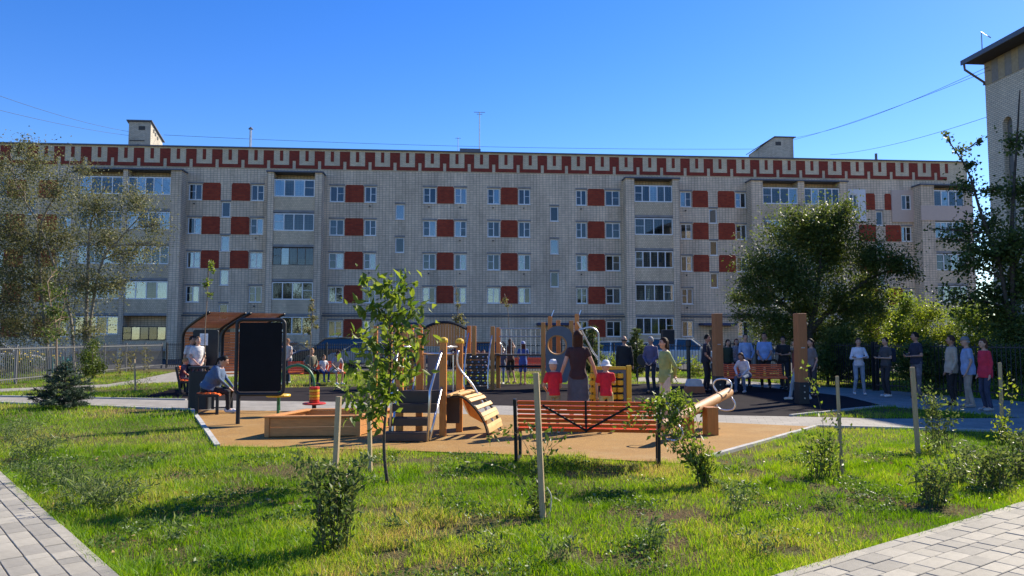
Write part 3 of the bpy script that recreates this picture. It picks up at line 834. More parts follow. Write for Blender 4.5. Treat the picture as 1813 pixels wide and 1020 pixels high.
# grass leaning over the paving edges
_ex, _ey = [], []
for _P in (WALK_L, WALK_R):
    _a, _b, _c = Vector(_P[0]), Vector(_P[1]), Vector(_P[3]); _d = _b - _a; _q = (_c - _a).normalized()
    _t = RNG.uniform(.42, .85, 5200); _o = RNG.normal(-.005, .03, 5200); _o = np.where(wob(_t * 60, _t * 37, 3, 1.0) > -.05, _o, _o - .05)
    _ex.append(_a.x + _d.x * _t + _q.x * _o); _ey.append(_a.y + _d.y * _t + _q.y * _o)
blades('edge_grass', np.concatenate(_ex), np.concatenate(_ey), .085, .0055, GR, 'grass leaning over the edges of the paved walks')
# longer tufts here and there
_cx, _cy = grass_pts(-8, 9, 4.0, 11.0, 5)
_n = 46; _tx = np.repeat(_cx, _n) + RNG.normal(0, .035, len(_cx) * _n); _ty = np.repeat(_cy, _n) + RNG.normal(0, .035, len(_cx) * _n)
blades('grass_tufts', _tx, _ty, .095, .006, GR, 'longer grass tufts scattered over the foreground lawn')
xs, ys = zip(grass_pts(-12, 12, 8.6, 11.5, 2600), grass_pts(-14, 15, 11.5, 15, 1300))
blades('lawn_grass', np.concatenate(xs), np.concatenate(ys), .055, .008, GR, 'sunlit lawn grass around the ochre play surface', True)
xs, ys = zip(grass_pts(-22, 18, 15, 22, 500), grass_pts(-26, 22, 22, 36, 220))
blades('lawn_grass', np.concatenate(xs), np.concatenate(ys), .075, .016, GR, 'lawn grass beyond the dark play surface and along the far paths', True)

# ------------------------------------------------------------------ leaves, trees, shrubs
def leaf_mesh(name, P, D, L, W, m, tint=None, rng=RNG):
    """P leaf bases (N,3), D directions (N,3); pointed folded leaves"""
    n = len(P); D = D / (np.linalg.norm(D, axis=1, keepdims=True) + 1e-9)
    r = rng.normal(size=(n, 3)); S = np.cross(D, r); S /= (np.linalg.norm(S, axis=1, keepdims=True) + 1e-9)
    U = np.cross(S, D)
    L = (L * rng.uniform(.6, 1.25, n))[:, None]; Wd = L * W * .5
    a = P; b = P + D * L * .42 + S * Wd + U * L * .08; c = P + D * L - U * L * .10; d = P + D * L * .42 - S * Wd + U * L * .08
    v = np.stack([a, b, c, d], 1).reshape(-1, 3)
    q = np.arange(n)[:, None] * 4
    f = np.concatenate([q + np.array([[0, 1, 2]]), q + np.array([[0, 2, 3]])], 0)
    if tint is None: tint = rng.random(n)
    return npmesh(name, v, f, m, np.repeat(tint, 4))
def rdirs(n, rng, up=0.0):
    d = rng.normal(size=(n, 3)); d[:, 2] += up
    return d / np.linalg.norm(d, axis=1, keepdims=True)
BARK_D = mat('bark_dark', (.07, .055, .042), .95, var=.35, scale=14, bump=.5, bscale=30)
BARK_G = mat('bark_grey', (.20, .175, .14), .95, var=.35, scale=14, bump=.5, bscale=30)
BARK_Y = mat('bark_young', (.24, .17, .11), .85, var=.3, scale=20)
def tree(name, label, Y, trunks, clusters, nleaf, lsize, lm, bark, r0=.16, cat='tree', seed=1, group=None, sub=9, dy=1.0, lw=.55, up=0.0, ground=None, clump=.42, twig=.014, spr=.33):
    """trunks: lists of photo points at depth Y; clusters: (px, py, radius px[, depth shift])"""
    rng = np.random.default_rng(seed); rr = random.Random(seed)
    base = at(trunks[0][0][0], trunks[0][0][1], Y); base.z = 0
    t = thing(name, label, cat, base, group=group)
    tr = MB(); nodes = []
    for j, T in enumerate(trunks):
        pts = [at(p[0], p[1], Y + (p[2] if len(p) > 2 else 0)) for p in T]
        if j == 0 or ground: pts[0].z = -.05
        C = catmull(pts, 5); n = len(C)
        rad = [max(.012, r0 * (1 if j == 0 else .7) * (1 - .8 * i / (n - 1))) for i in range(n)]
        C = [c + Vector((rr.uniform(-1, 1), rr.uniform(-1, 1), 0)) * rad[i] * .25 for i, c in enumerate(C)]
        tr.tube(C, rad, 8); nodes += list(zip(C, rad))
    tr.build('trunk', bark, t, smooth=True, world=True)
    br = MB(); LP = []; LD = []
    tot = sum(c[2] ** 2 for c in clusters)
    for c in clusters:
        R = c[2] / FPX * Y
        cc = at(c[0], c[1], Y + (c[3] if len(c) > 3 else rr.uniform(-1, 1) * dy))
        best = min(nodes, key=lambda q: (q[0] - cc).length + (max(0, q[0].z - cc.z + R * .5)) * 1.5)
        p0, rad = best; m1 = p0.lerp(cc, .5) + Vector((rr.uniform(-.2, .2), rr.uniform(-.2, .2), .12)) * R
        C = catmull([p0, m1, cc], 4); rb0 = min(rad * .7, .02 + R * .035)
        br.tube(C, [max(.006, rb0 * (1 - .75 * i / (len(C) - 1))) for i in range(len(C))], 6)
        nl = int(nleaf * c[2] ** 2 / tot); ns = max(3, int(sub * (1 if R < 1 else R)))
        for k in range(ns):
            d = Vector(rng.normal(size=3)); d.normalize()
            e = cc + Vector((d.x, d.y, d.z * .85)) * R * rr.uniform(.35, 1.02)
            s = C[rr.randrange(2, len(C))]
            br.tube([s, s.lerp(e, .55) + Vector((0, 0, .06 * R)), e], [twig * .8, twig * .6, twig * .3], 4)
            m = max(3, int(nl / ns * rr.uniform(.5, 1.5)))
            tt = rng.random(m) ** .7
            sv = np.array(s)[None] * (1 - tt[:, None]) + np.array(e)[None] * tt[:, None]
            LP.append(sv + rng.normal(size=(m, 3)) * min(clump, R * spr) * (.35 + .65 * tt[:, None])); LD.append(rdirs(m, rng, up))
    br.build('branches', bark, t, world=True)['kind'] = 'stuff'
    me = leaf_mesh('crown', np.concatenate(LP) - np.array(base)[None], np.concatenate(LD), lsize, lw, lm, rng=rng)
    link(bpy.data.objects.new('crown', me), t)
    return t
L_OLIVE = leafmat('leaf_olive', (.095, .11, .03), (.25, .23, .085), .45)
L_FEATHER = leafmat('leaf_feather', (.075, .098, .034), (.20, .195, .085), .42)
L_DARK = leafmat('leaf_dark', (.045, .080, .017), (.13, .165, .038), .45)
L_LIME = leafmat('leaf_lime', (.095, .16, .018), (.24, .29, .048), .55)
L_MID = leafmat('leaf_mid', (.045, .085, .018), (.11, .15, .03), .42)
L_FRESH = leafmat('leaf_fresh', (.07, .135, .02), (.20, .26, .045), .5)
L_WEED = leafmat('leaf_weed', (.075, .13, .035), (.18, .23, .08), .45)
L_GREY = leafmat('leaf_rose', (.045, .09, .022), (.15, .19, .05), .42, .5)

tree('birch_like_tree', 'tall loose olive leaved tree with pale twin trunks behind the left fence', 32.5,
     [[(150, 668), (152, 560), (156, 470), (160, 400), (185, 330)], [(132, 668), (124, 560), (96, 470), (70, 400), (30, 330), (18, 270)], [(152, 560), (175, 480), (215, 420), (262, 370)], [(96, 470), (70, 420), (110, 330), (125, 280)]],
     [(62, 292, 42), (18, 335, 55), (112, 335, 45), (172, 365, 48), (235, 352, 40), (276, 398, 28), (30, 420, 60), (118, 420, 55), (195, 425, 48), (245, 450, 40), (60, 500, 62), (140, 500, 55), (196, 505, 34), (20, 572, 50), (92, 570, 52), (160, 585, 34), (-40, 400, 80), (-40, 520, 80), (44, 258, 24), (-10, 290, 40), (150, 300, 22), (282, 432, 18), (222, 500, 22), (8, 480, 40)],
     58000, .098, L_FEATHER, BARK_G, .10, seed=3, ground=True, clump=.9, sub=13, spr=.5, twig=.02)
tree('fruit_tree', 'broad dark green fruit tree standing behind the right timber posts', 27.5,
     [[(1428, 655), (1432, 600), (1442, 550), (1450, 490), (1455, 430)], [(1436, 585), (1480, 540), (1530, 500), (1580, 475)], [(1434, 590), (1390, 540), (1350, 510)]],
     [(1380, 420, 50), (1440, 398, 46), (1492, 392, 38), (1340, 470, 44), (1335, 525, 36), (1400, 475, 58), (1470, 455, 56), (1540, 452, 48), (1590, 462, 34), (1614, 482, 20), (1550, 500, 40), (1352, 558, 34), (1420, 540, 48), (1490, 525, 40), (1402, 376, 22), (1500, 368, 22), (1455, 372, 18), (1318, 498, 20), (1300, 560, 16), (1372, 585, 30), (1462, 590, 30), (1340, 590, 26), (1500, 575, 34), (1560, 545, 28), (1300, 530, 20), (1420, 500, 50), (1480, 430, 46), (1520, 545, 30)],
     62000, .10, L_DARK, BARK_D, .17, seed=5, clump=.5, sub=12, spr=.45)
tree('linden_tree', 'tall dark leaved tree growing against the light brick side building', 24.0,
     [[(1792, 700), (1794, 560), (1792, 420), (1797, 300), (1806, 160)], [(1794, 600), (1770, 470), (1738, 380), (1712, 300), (1672, 240)], [(1793, 480), (1825, 400), (1850, 300)]],
     [(1712, 330, 28), (1742, 395, 40), (1700, 412, 26), (1768, 455, 44), (1704, 470, 34), (1738, 520, 44), (1800, 420, 48), (1672, 425, 14), (1684, 525, 30), (1806, 335, 34), (1722, 290, 16), (1700, 262, 11), (1675, 240, 8), (1830, 500, 60), (1772, 560, 44), (1800, 500, 50), (1840, 380, 60), (1725, 440, 34), (1800, 250, 26), (1650, 405, 9), (1742, 245, 8), (1770, 330, 20), (1800, 590, 50)],
     15000, .11, L_DARK, BARK_D, .10, seed=8, clump=.4, sub=9, spr=.45, lw=.8)
tree('leafy_bush', 'sunlit yellow green bush under the dark fruit tree', 32, [[(1540, 660), (1540, 600), (1542, 550)]],
     [(1540, 525, 34), (1520, 570, 36), (1566, 560, 34), (1500, 600, 34), (1550, 600, 40), (1580, 520, 22), (1500, 545, 24)], 9000, .10, L_LIME, BARK_D, .07, 'bush', 12)
tree('leafy_bush', 'bright yellow green bush left of the side building, topped by pale leaves', 33.5, [[(1640, 665), (1640, 610), (1640, 570)]],
     [(1630, 560, 34), (1660, 552, 32), (1610, 590, 36), (1650, 600, 40), (1690, 590, 36), (1620, 630, 30)], 9000, .10, L_LIME, BARK_D, .07, 'bush', 13)
tree('leafy_bush', 'deep green bush beside the corner of the side building', 36.5, [[(1715, 665), (1715, 620), (1716, 580)]],
     [(1700, 560, 36), (1735, 570, 34), (1750, 600, 36), (1715, 610, 40), (1740, 545, 22), (1690, 600, 30)], 12000, .11, L_FRESH, BARK_D, .07, 'bush', 14)
tree('leafy_bush', 'dark shaded bush behind the fence near the woman in white', 26, [[(1480, 668), (1480, 640), (1482, 610)]],
     [(1480, 610, 34), (1510, 635, 34), (1455, 635, 34), (1540, 620, 32), (1575, 635, 32), (1500, 600, 26), (1540, 655, 26), (1480, 655, 26)], 15000, .10, L_DARK, BARK_D, .06, 'bush', 15)
tree('leafy_bush', 'dark shaded bush behind the fence at the far right crowd', 22.5, [[(1700, 690), (1700, 650), (1700, 620)]],
     [(1640, 640, 32), (1690, 640, 34), (1740, 640, 36), (1790, 640, 40), (1830, 650, 40), (1600, 650, 32), (1660, 665, 26), (1720, 665, 26), (1620, 620, 24)], 16000, .10, L_DARK, BARK_D, .06, 'bush', 16)
tree('leafy_bush', 'fresh green bush filling the gap between the two yellow green bushes', 35, [[(1596, 655), (1596, 610), (1597, 570)]],
     [(1590, 560, 30), (1608, 540, 26), (1580, 590, 34), (1612, 595, 34), (1600, 620, 34)], 9000, .11, L_FRESH, BARK_D, .06, 'bush', 28)
tree('leafy_bush', 'mid green bush against the side building at the right edge', 28, [[(1790, 665), (1790, 630), (1792, 590)]],
     [(1770, 590, 34), (1800, 575, 36), (1830, 590, 40), (1790, 620, 40), (1760, 620, 30)], 9000, .10, L_MID, BARK_D, .06, 'bush', 27)
tree('leafy_bush', 'rounded mid green bush at the foot of the left tree', 30, [[(163, 672), (163, 650), (164, 630)]],
     [(160, 632, 20), (172, 650, 18), (150, 655, 17), (165, 610, 14)], 3500, .09, L_MID, BARK_D, .05, 'bush', 17)
tree('slim_tree', 'slim young tree with forked pale trunk behind the little spruce', 22, [[(101, 690), (100, 600), (98, 570), (90, 540), (84, 500)], [(100, 590), (112, 545), (118, 510)]],
     [(82, 515, 20), (112, 520, 20), (95, 550, 24), (88, 590, 18), (118, 560, 16), (100, 480, 12), (110, 590, 14)], 1100, .09, L_MID, BARK_Y, .03, seed=18, clump=.18)
tree('slim_tree', 'very slim sapling rising beside the pergola with two leaf tufts', 18.6, [[(364, 700), (363, 600), (366, 540), (370, 460)]],
     [(375, 465, 9), (376, 478, 8), (366, 505, 10), (372, 520, 8), (368, 497, 6)], 240, .075, L_FRESH, BARK_Y, .014, seed=19, clump=.09, dy=.1, sub=4)
tree('slim_tree', 'slim yellowing sapling right of the black board', 24, [[(548, 672), (549, 620), (553, 560), (556, 530)]],
     [(552, 545, 9), (556, 565, 11), (548, 585, 11), (562, 580, 8), (543, 608, 9), (553, 532, 6)], 330, .085, L_OLIVE, BARK_Y, .016, seed=20, clump=.1, dy=.1, sub=4)
tree('slim_tree', 'slim sapling with a thin crown behind the arched footbridge', 30, [[(812, 660), (811, 600), (810, 540), (806, 500)]],
     [(810, 540, 9), (815, 560, 12), (804, 565, 9), (820, 572, 8), (806, 520, 5)], 300, .09, L_OLIVE, BARK_Y, .016, seed=22, clump=.12, dy=.1, sub=4)
tree('slim_tree', 'slim bare looking sapling left of the hole panel tower', 30, [[(905, 660), (902, 600), (899, 550), (893, 520)]],
     [(893, 528, 7), (900, 540, 6), (888, 535, 5)], 90, .09, L_OLIVE, BARK_Y, .016, seed=23, clump=.12, dy=.1, sub=4)
tree('far_tree', 'hazy distant tree in the gap between the two buildings', 95, [[(1742, 630), (1742, 580), (1744, 540)]],
     [(1742, 545, 24), (1725, 575, 26), (1762, 575, 26), (1742, 600, 34), (1705, 600, 24), (1785, 600, 30)], 5000, .35, L_MID, BARK_D, .2, seed=24, clump=.7)

def conifer(name, label, base, H, R, m, seed, tiers=9, per=9, needle=.06, cat='tree', up=.15, nn=26):
    rng = np.random.default_rng(seed); rr = random.Random(seed)
    t = thing(name, label, cat, base)
    MB().tube([(0, 0, -.03), (0, 0, H * .5), (0, 0, H)], [.03 * H, .018 * H, .006], 7).build('trunk', BARK_D, t)
    br = MB(); LP = []; LD = []
    for i in range(tiers):
        z = H * (.06 + .9 * i / tiers); L_ = R * (1 - i / tiers) ** .8 + .04
        for k in range(max(4, per - i // 3)):
            a = 2 * math.pi * (k + rr.random() * .7) / per + i; l = L_ * rr.uniform(.7, 1.15)
            e = Vector((math.cos(a) * l, math.sin(a) * l, z + l * rr.uniform(up - .2, up + .25)))
            br.tube([(0, 0, z), e], [.007, .003], 4)
            n = int(nn * max(.3, l / R)) + 5
            for s in range(1 + int(3 * l / R)):
                # side shoots
                f0 = rr.uniform(.3, 1); q = Vector((0, 0, z)).lerp(e, f0); aa = a + rr.uniform(-.9, .9); l2 = l * .4 * rr.uniform(.5, 1)
                e2 = q + Vector((math.cos(aa) * l2, math.sin(aa) * l2, rr.uniform(-.1, .2) * l2))
                tt = rng.random(n)[:, None]; LP.append(np.array(q)[None] * (1 - tt) + np.array(e2)[None] * tt)
                d = np.array(e2 - q)[None] / max(l2, .01) * .8 + rng.normal(size=(n, 3)) * .7; LD.append(d)
            tt = rng.random(n)[:, None]; LP.append(np.array((0, 0, z))[None] * (1 - tt) + np.array(e)[None] * tt)
            LD.append(np.array(e - Vector((0, 0, z)))[None] / l * .8 + rng.normal(size=(n, 3)) * .7)
    br.build('branches', BARK_D, t)
    link(bpy.data.objects.new('crown', leaf_mesh('crown', np.concatenate(LP), np.concatenate(LD), needle, .16, m, rng=rng)), t)
    return t
NEEDLE = leafmat('spruce_needle', (.030, .060, .034), (.085, .125, .075), .2)
NEEDLE2 = leafmat('pine_needle', (.06, .10, .03), (.16, .20, .07), .35)
conifer('spruce_tree', 'small bushy blue green spruce on the left lawn', gp(113, 723), 1.15, .60, NEEDLE, 31, 11, 11, .075, nn=44)
conifer('pine_tree', 'young pine with upright pale shoots beside the man in black', gp(1128, 668), 2.2, .42, NEEDLE2, 32, 10, 7, .16, up=.9)
conifer('pine_tree', 'young pine half hidden behind the play tower slide', gp(1050, 668), 2.3, .42, NEEDLE2, 33, 10, 7, .16, up=.9)

BARK_S = mat('shrub_stem', (.11, .09, .05), .85, var=.3, scale=20)
def shrub(name, label, stems, lm, lsize, per_m, seed, cat='shrub', base=None, lw=.5, bark=BARK_S, r=.004, group=None, spread=.035, up=.35, stuff=True):
    """stems: lists of world points; leaves set along the upper part of every stem"""
    rng = np.random.default_rng(seed)
    b = Vector(base if base is not None else stems[0][0]); b.z = 0
    t = thing(name, label, cat, b, group=group)
    st = MB(); LP = []; LD = []
    for S in stems:
        C = catmull(S, 5); n = len(C)
        st.tube(C, [max(.0015, r * (1 - .75 * i / (n - 1))) for i in range(n)], 5)
        ln = sum((C[i + 1] - C[i]).length for i in range(n - 1)); k = max(3, int(ln * per_m))
        A = np.array([tuple(c) for c in C]); u = rng.random(k) * (n - 1) * .97 + (n - 1) * .03; i0 = np.minimum(u.astype(int), n - 2); f = (u - i0)[:, None]
        LP.append(A[i0] * (1 - f) + A[i0 + 1] * f + rng.normal(size=(k, 3)) * spread)
        d = rdirs(k, rng, up) + (A[i0 + 1] - A[i0]) / np.maximum(np.linalg.norm(A[i0 + 1] - A[i0], axis=1, keepdims=True), 1e-4) * .5; LD.append(d)
    st.build('stems', bark, t, world=True)
    o = link(bpy.data.objects.new('foliage', leaf_mesh('foliage', np.concatenate(LP) - np.array(b)[None], np.concatenate(LD), lsize, lw, lm, rng=rng)), t)
    if stuff: o['kind'] = 'stuff'
    return t
def stems_at(base, n, H, R, seed, arch=.3, z0=0.0):
    rr = random.Random(seed); out = []; base = Vector(base)
    for i in range(n):
        a = rr.uniform(0, 6.28); h = H * rr.uniform(.5, 1.05); q = R * rr.uniform(.25, 1.1)
        b = base + Vector((rr.uniform(-.45, .45) * R, rr.uniform(-.45, .45) * R, z0))
        m_ = b + Vector((math.cos(a) * q * .35, math.sin(a) * q * .35, h * .6)); e = b + Vector((math.cos(a) * q, math.sin(a) * q, h * (1 - arch * rr.random())))
        out.append([b, m_, e])
    return out
# -- shrubs of the foreground
b = gp(590, 975)
shrub('climbing_shrub', 'dark leafy shrub wrapped round the split stake in front', stems_at(b, 24, .80, .27, 41, .35), L_GREY, .062, 62, 41, spread=.03)
b = gp(955, 915)
S = stems_at(b, 6, .32, .14, 42) + [[b, b + V(-.05, .1, .45), b + V(-.22, .3, .72), b + V(-.5, .5, .62)], [b, b + V(.03, .05, .5), b + V(.16, .2, .78)], [b, b + V(-.02, .1, .5), b + V(-.1, .3, .8)], [b, b + V(.05, .1, .5), b + V(.3, .35, .7)], [b, b + V(-.2, .4, .3), b + V(-.6, .7, .38), b + V(-.75, .8, .3)]]
shrub('young_shrub', 'thin leafy shrub tied to the stake before the front bench', S, L_MID, .065, 46, 42)
b = gp(1245, 862)
S = stems_at(b, 16, .55, .14, 43) + [[b + V(.02 * i, 0, 0), b + V(-.02 - .03 * i, .05 * (i % 3), .5), b + V(-.1 - .09 * (i % 5), .1 * (i % 4), .85 + .05 * (i % 4)), b + V(-.25 - .12 * (i % 6), .1 * (i % 3), .95 - .12 * (i % 4))] for i in range(14)]
shrub('arching_shrub', 'tall arching shrub with glossy leaves at the right end of the front bench', S, L_FRESH, .065, 58, 43)
b = gp(1460, 846)
S = stems_at(b, 22, .62, .32, 44) + [[b, b + V(.02, .05, .6), b + V(-.03, .1, 1.0), b + V(-.16, .1, 1.32)], [b + V(.1, 0, 0), b + V(.05, 0, .4), b + V(.3, .1, .75)]]
shrub('young_shrub', 'light green shrub with one tall shoot beside the slender right stake', S, L_FRESH, .06, 42, 44)
b = gp(1662, 800)
shrub('rose_bush', 'upright bush with small shiny leaves beside the thick right stake', stems_at(b, 22, 1.0, .34, 45, .2), L_GREY, .055, 44, 45)
b = gp(1785, 790)
S = stems_at(b, 14, .45, .35, 46) + [[b, b + V(-.05, 0, .6), b + V(.05, 0, 1.05)], [b, b + V(.05, 0, .5), b + V(.2, .1, .95)]]
shrub('young_shrub', 'yellow green shrub at the rightmost stake', S, L_LIME, .06, 44, 46)
for i, (px, py, n, H, R, lab) in enumerate(((1650, 895, 30, .50, .26, 'bushy dark shrub near the right paving edge, lower of the row'), (1760, 868, 34, .55, .32, 'bushy dark shrub near the right picture edge'), (1700, 850, 18, .5, .3, 'low loose shrub between the two bushy right shrubs'), (1810, 850, 26, .6, .3, 'bushy shrub cut by the right picture edge'))):
    shrub('low_shrub', lab, stems_at(gp(px, py), n, H, R, 50 + i), L_GREY if i != 2 else L_WEED, .05, 60, 50 + i, group='low shrubs along the right paving')
for i, (px, py, n, H, R, lab) in enumerate(((60, 815, 34, .42, .32, 'tall weedy clump nearest the left paving'), (110, 860, 30, .38, .34, 'weedy clump in the middle of the left row'), (190, 900, 34, .34, .30, 'bright bladed weed clump at the low end of the left row'), (30, 780, 26, .4, .34, 'weedy clump at the upper end of the left row'), (150, 880, 24, .3, .3, 'small weedy clump between two larger ones on the left'))):
    shrub('weed_clump', lab, stems_at(gp(px, py), n, H, R * 1.5, 60 + i, .5), L_WEED, .085, 34, 60 + i, 'weed', lw=.14, bark=mat('weed_stem', (.10, .14, .05), .8), r=.003, group='weed clumps by the left paving')
for i, (px, py, H, lab) in enumerate(((1150, 975, .32, 'single dark weed in the middle right lawn'), (1310, 910, .38, 'single tall weed right of the arching shrub'), (990, 1000, .26, 'small grey weed at the bottom of the lawn'), (1470, 900, .2, 'broad weed on the right lawn below the dirt track'), (1350, 985, .22, 'grassy tuft at the bottom right of the lawn'), (700, 940, .15, 'small plantain patch on the bare lawn'), (880, 985, .18, 'small nettle patch on the bare lawn'), (300, 960, .2, 'grass tuft near the shadow of the staked shrub'))):
    shrub('lawn_weed', lab, stems_at(gp(px, py), 9, H, .1 + H * .3, 70 + i, .5), L_WEED, .06, 55, 70 + i, 'weed', lw=.32, bark=mat('weed_stem', (.10, .14, .05), .8), r=.003, group='weeds standing in the lawn')
b = gp(240, 690)
shrub('weed_clump', 'sparse dry weeds round the thin far left stake', stems_at(b, 14, .6, .6, 80, .3), L_WEED, .08, 22, 80, 'weed', lw=.3)
b = gp(230, 668)
for i, (px, py) in enumerate(((258, 664), (210, 670), (232, 660))):
    shrub('tall_weed', ('tall weed with thin stalks nearest the fence corner', 'tall weed with thin stalks left of the fence corner', 'tall weed with thin stalks close to the fence bars')[i], stems_at(gp(px, py), 7, 1.3, .3, 84 + i, .1), L_OLIVE, .1, 20, 84 + i, 'weed', lw=.4)
for i, (px, py) in enumerate(((1100, 668), (1085, 664), (1190, 668), (1235, 667), (1110, 660))):
    shrub('flower_bush', ('low yellow green bush left of the green clad woman, nearest the play panel', 'low yellow green bush by the young pine', 'low yellow green bush just right of the green clad woman', 'low yellow green bush next to the man in navy', 'low yellow green bush behind the young pine')[i], stems_at(gp(px, py), 24, .95, .5, 90 + i, .2), L_LIME, .09, 34, 90 + i, 'bush')
# flower bed behind the left fence
FLOW = mat('yellow_petal', (.75, .52, .03), .7)
for i, (px, py, lab) in enumerate(((8, 668, 'garden plants with yellow flowers at the left picture edge'), (45, 664, 'garden plants with yellow flowers left of the teal fence'), (78, 660, 'yellow flower cluster just behind the spruce'), (30, 660, 'garden plants with yellow flowers deepest in the bed'))):
    b = gp(px, py)
    t = shrub('flowering_plant', lab, stems_at(b, 26, 1.05, .6, 100 + i, .2), L_MID, .1, 26, 100 + i, 'plant')
    rr = random.Random(100 + i); f = MB()
    for k in range(16): f.ball((rr.uniform(-.6, .6), rr.uniform(-.4, .4), rr.uniform(.6, 1.1)), (.05, .05, .025), 7)
    f.build('blossoms', FLOW, t)
TEAL = mat('teal_paint', (.02, .30, .30), .6)
b = gp(84, 662)
t = thing('garden_fence', 'low teal painted garden fence behind the left railing', 'fence', b)
for k in range(6): MB().box((k * .22, 0, .4), (.09, .03, .8)).build('picket', TEAL, t)
for z in (.2, .62): MB().box((.55, .03, z), (1.3, .03, .06)).build('rail', TEAL, t)

# -- the sapling in front: every leaf a piece of its own
def big_leaf():
    m = MB(); n = 5
    P = [(0, 0, 0), (.28, .16, .03), (.28, -.16, .03), (.62, .17, .02), (.62, -.17, .02), (1, 0, -.12), (.28, 0, 0), (.62, 0, -.02)]
    m.add(P, [(0, 6, 1), (0, 2, 6), (1, 6, 7, 3), (6, 2, 4, 7), (3, 7, 5), (7, 4, 5)])
    return m.mesh('leaf', L_FRESH)
sap_b = gp(686, 857)
sap = thing('sapling', 'leafy young tree with slender dark trunk in front of the stair climber', 'tree', sap_b)
SY = sap_b.y
T = catmull([at(686, 857, SY) * 1, at(680, 800, SY), at(682, 740, SY), at(692, 660, SY), at(690, 580, SY), at(694, 530, SY)], 5); T[0].z = -.03
MB().tube(T, [max(.006, .021 * (1 - .75 * i / (len(T) - 1))) for i in range(len(T))], 8).build('trunk', BARK_D, sap, world=True, smooth=True)
lm_ = big_leaf(); rr = random.Random(77)
tips = [(640, 490), (660, 500), (720, 495), (742, 500), (700, 520), (625, 540), (755, 545), (730, 540), (760, 590), (670, 560), (650, 540), (610, 590), (745, 620), (610, 640), (600, 690), (630, 620), (640, 680), (660, 720), (745, 655), (720, 640), (690, 700), (620, 730), (705, 680), (735, 580), (660, 640), (620, 660), (615, 705), (690, 600), (715, 560), (640, 600), (670, 690), (638, 718)]
nl = 0; SP = []
for i, (px, py) in enumerate(tips):
    e = at(px, py, SY + rr.uniform(-.35, .35))
    s = min(T, key=lambda q: (q - e).length + max(0, q.z - e.z + .15) * 2)
    m_ = s.lerp(e, .5) + V(0, 0, .06)
    C = catmull([s, m_, e], 5)
    MB().tube(C, [.007 * (1 - .7 * k / (len(C) - 1)) for k in range(len(C))], 5).build('branch', BARK_D, sap, world=True)
    for k in range(8):
        p = C[rr.randrange(3, len(C))] + V(rr.uniform(-.05, .05), rr.uniform(-.05, .05), rr.uniform(-.06, .03)) - sap_b
        a = rr.uniform(0, 6.28); s_ = rr.uniform(.10, .17)
        inst('leaf', lm_, sap, p, (rr.uniform(-.7, .7), rr.uniform(.1, 1.3), a), (s_, s_ * rr.uniform(1.0, 1.35), s_)); nl += 1
    SP += [np.array(C[RNG.integers(2, len(C))] - sap_b) + RNG.normal(size=3) * .07 for k in range(16)]
SP = np.array(SP)
_o = link(bpy.data.objects.new('foliage', leaf_mesh('foliage', SP, rdirs(len(SP), RNG, -.25), .13, .42, L_FRESH)), sap); _o['kind'] = 'stuff'
# ------------------------------------------------------------------ fallen leaves on the lawn
_x = RNG.uniform(-6, 7, 900); _y = RNG.uniform(4.3, 11, 900); _k = np.ones(900, bool)
for _P in (PATH, RUB_DARK): _k &= ~inpoly(_x, _y, _P)
for _P in (WALK_L, WALK_R, RUB_OCHRE): _k &= ~inpoly(_x, _y, _P) | (RNG.random(900) < .06)
_x, _y = _x[_k][:330], _y[_k][:330]
_z = np.where(inpoly(_x, _y, WALK_L) | inpoly(_x, _y, WALK_R), .07, .035)
_d = rdirs(len(_x), RNG, 0); _d[:, 2] *= .25
tag(link(bpy.data.objects.new('fallen_leaves', leaf_mesh('fallen_leaves', np.stack([_x, _y, _z], 1), _d, .055, .6, leafmat('leaf_fallen', (.22, .13, .04), (.40, .33, .12), .2)))), 'scattered dry leaves lying on the lawn', 'leaves', kind='stuff')
# ------------------------------------------------------------------ clover and plantain between the grass
_x = RNG.uniform(-7, 8, 120000); _y = RNG.uniform(4.1, 10.5, 120000)
_k = (wob(_x, _y, 41, 3.2) + .6 * wob(_x, _y, 42, 9) > .30) & (np.abs(_x) < _y * .8 + 1)
for _P in HARD: _k &= ~inpoly(_x, _y, _P)
_x, _y = _x[_k], _y[_k]; _d = rdirs(len(_x), RNG, .5); _d[:, 2] = np.abs(_d[:, 2]) * .5
tag(link(bpy.data.objects.new('clover', leaf_mesh('clover', np.stack([_x, _y, RNG.uniform(.015, .055, len(_x))], 1), _d, .032, .75, leafmat('leaf_clover', (.05, .11, .02), (.12, .19, .04), .4)))), 'low clover and broad leaved weeds between the lawn grass', 'clover', kind='stuff')
# ------------------------------------------------------------------ fences
STEEL_G = mat('fence_grey', (.16, .165, .17), .55, .3, var=.2)
STEEL_K = mat('fence_black', (.018, .02, .024), .5, var=.2)
def fence(label, a, b, H, m, step=.125, post=2.5, group=None, pw=.018):
    a = Vector((a[0], a[1], 0)); b = Vector((b[0], b[1], 0)); d = b - a; L = d.length
    t = thing('railing_fence', label, 'fence', a, math.atan2(d.y, d.x))
    pk = MB().bb(-pw / 2, pw / 2, -pw / 2, pw / 2, .08, H - .02).mesh('picket', m)
    n = int(L / step)
    for i in range(n + 1): inst('picket', pk, t, (i * L / n, 0, 0))
    for z in (.18, H - .12): MB().bb(0, L, -.02, .02, z, z + .035).build('rail', m, t)
    ps = MB().bb(-.035, .035, -.035 + .05, .035 + .05, 0, H + .03).mesh('post', m); k = max(1, round(L / post))
    for i in range(k + 1): inst('post', ps, t, (i * L / k, 0, 0))
    return t
p1, p2 = gp(12, 682), gp(287, 652); dd = (p2 - p1).normalized()
fence('grey metal railing fence along the flower garden on the left', p1 - dd * 9, p2, 1.38, STEEL_G)
R0 = V(9.5, 33, 0); R1 = gp(1545, 692); R2 = gp(1930, 722); R2 = R2 + (R2 - R1).normalized() * 7
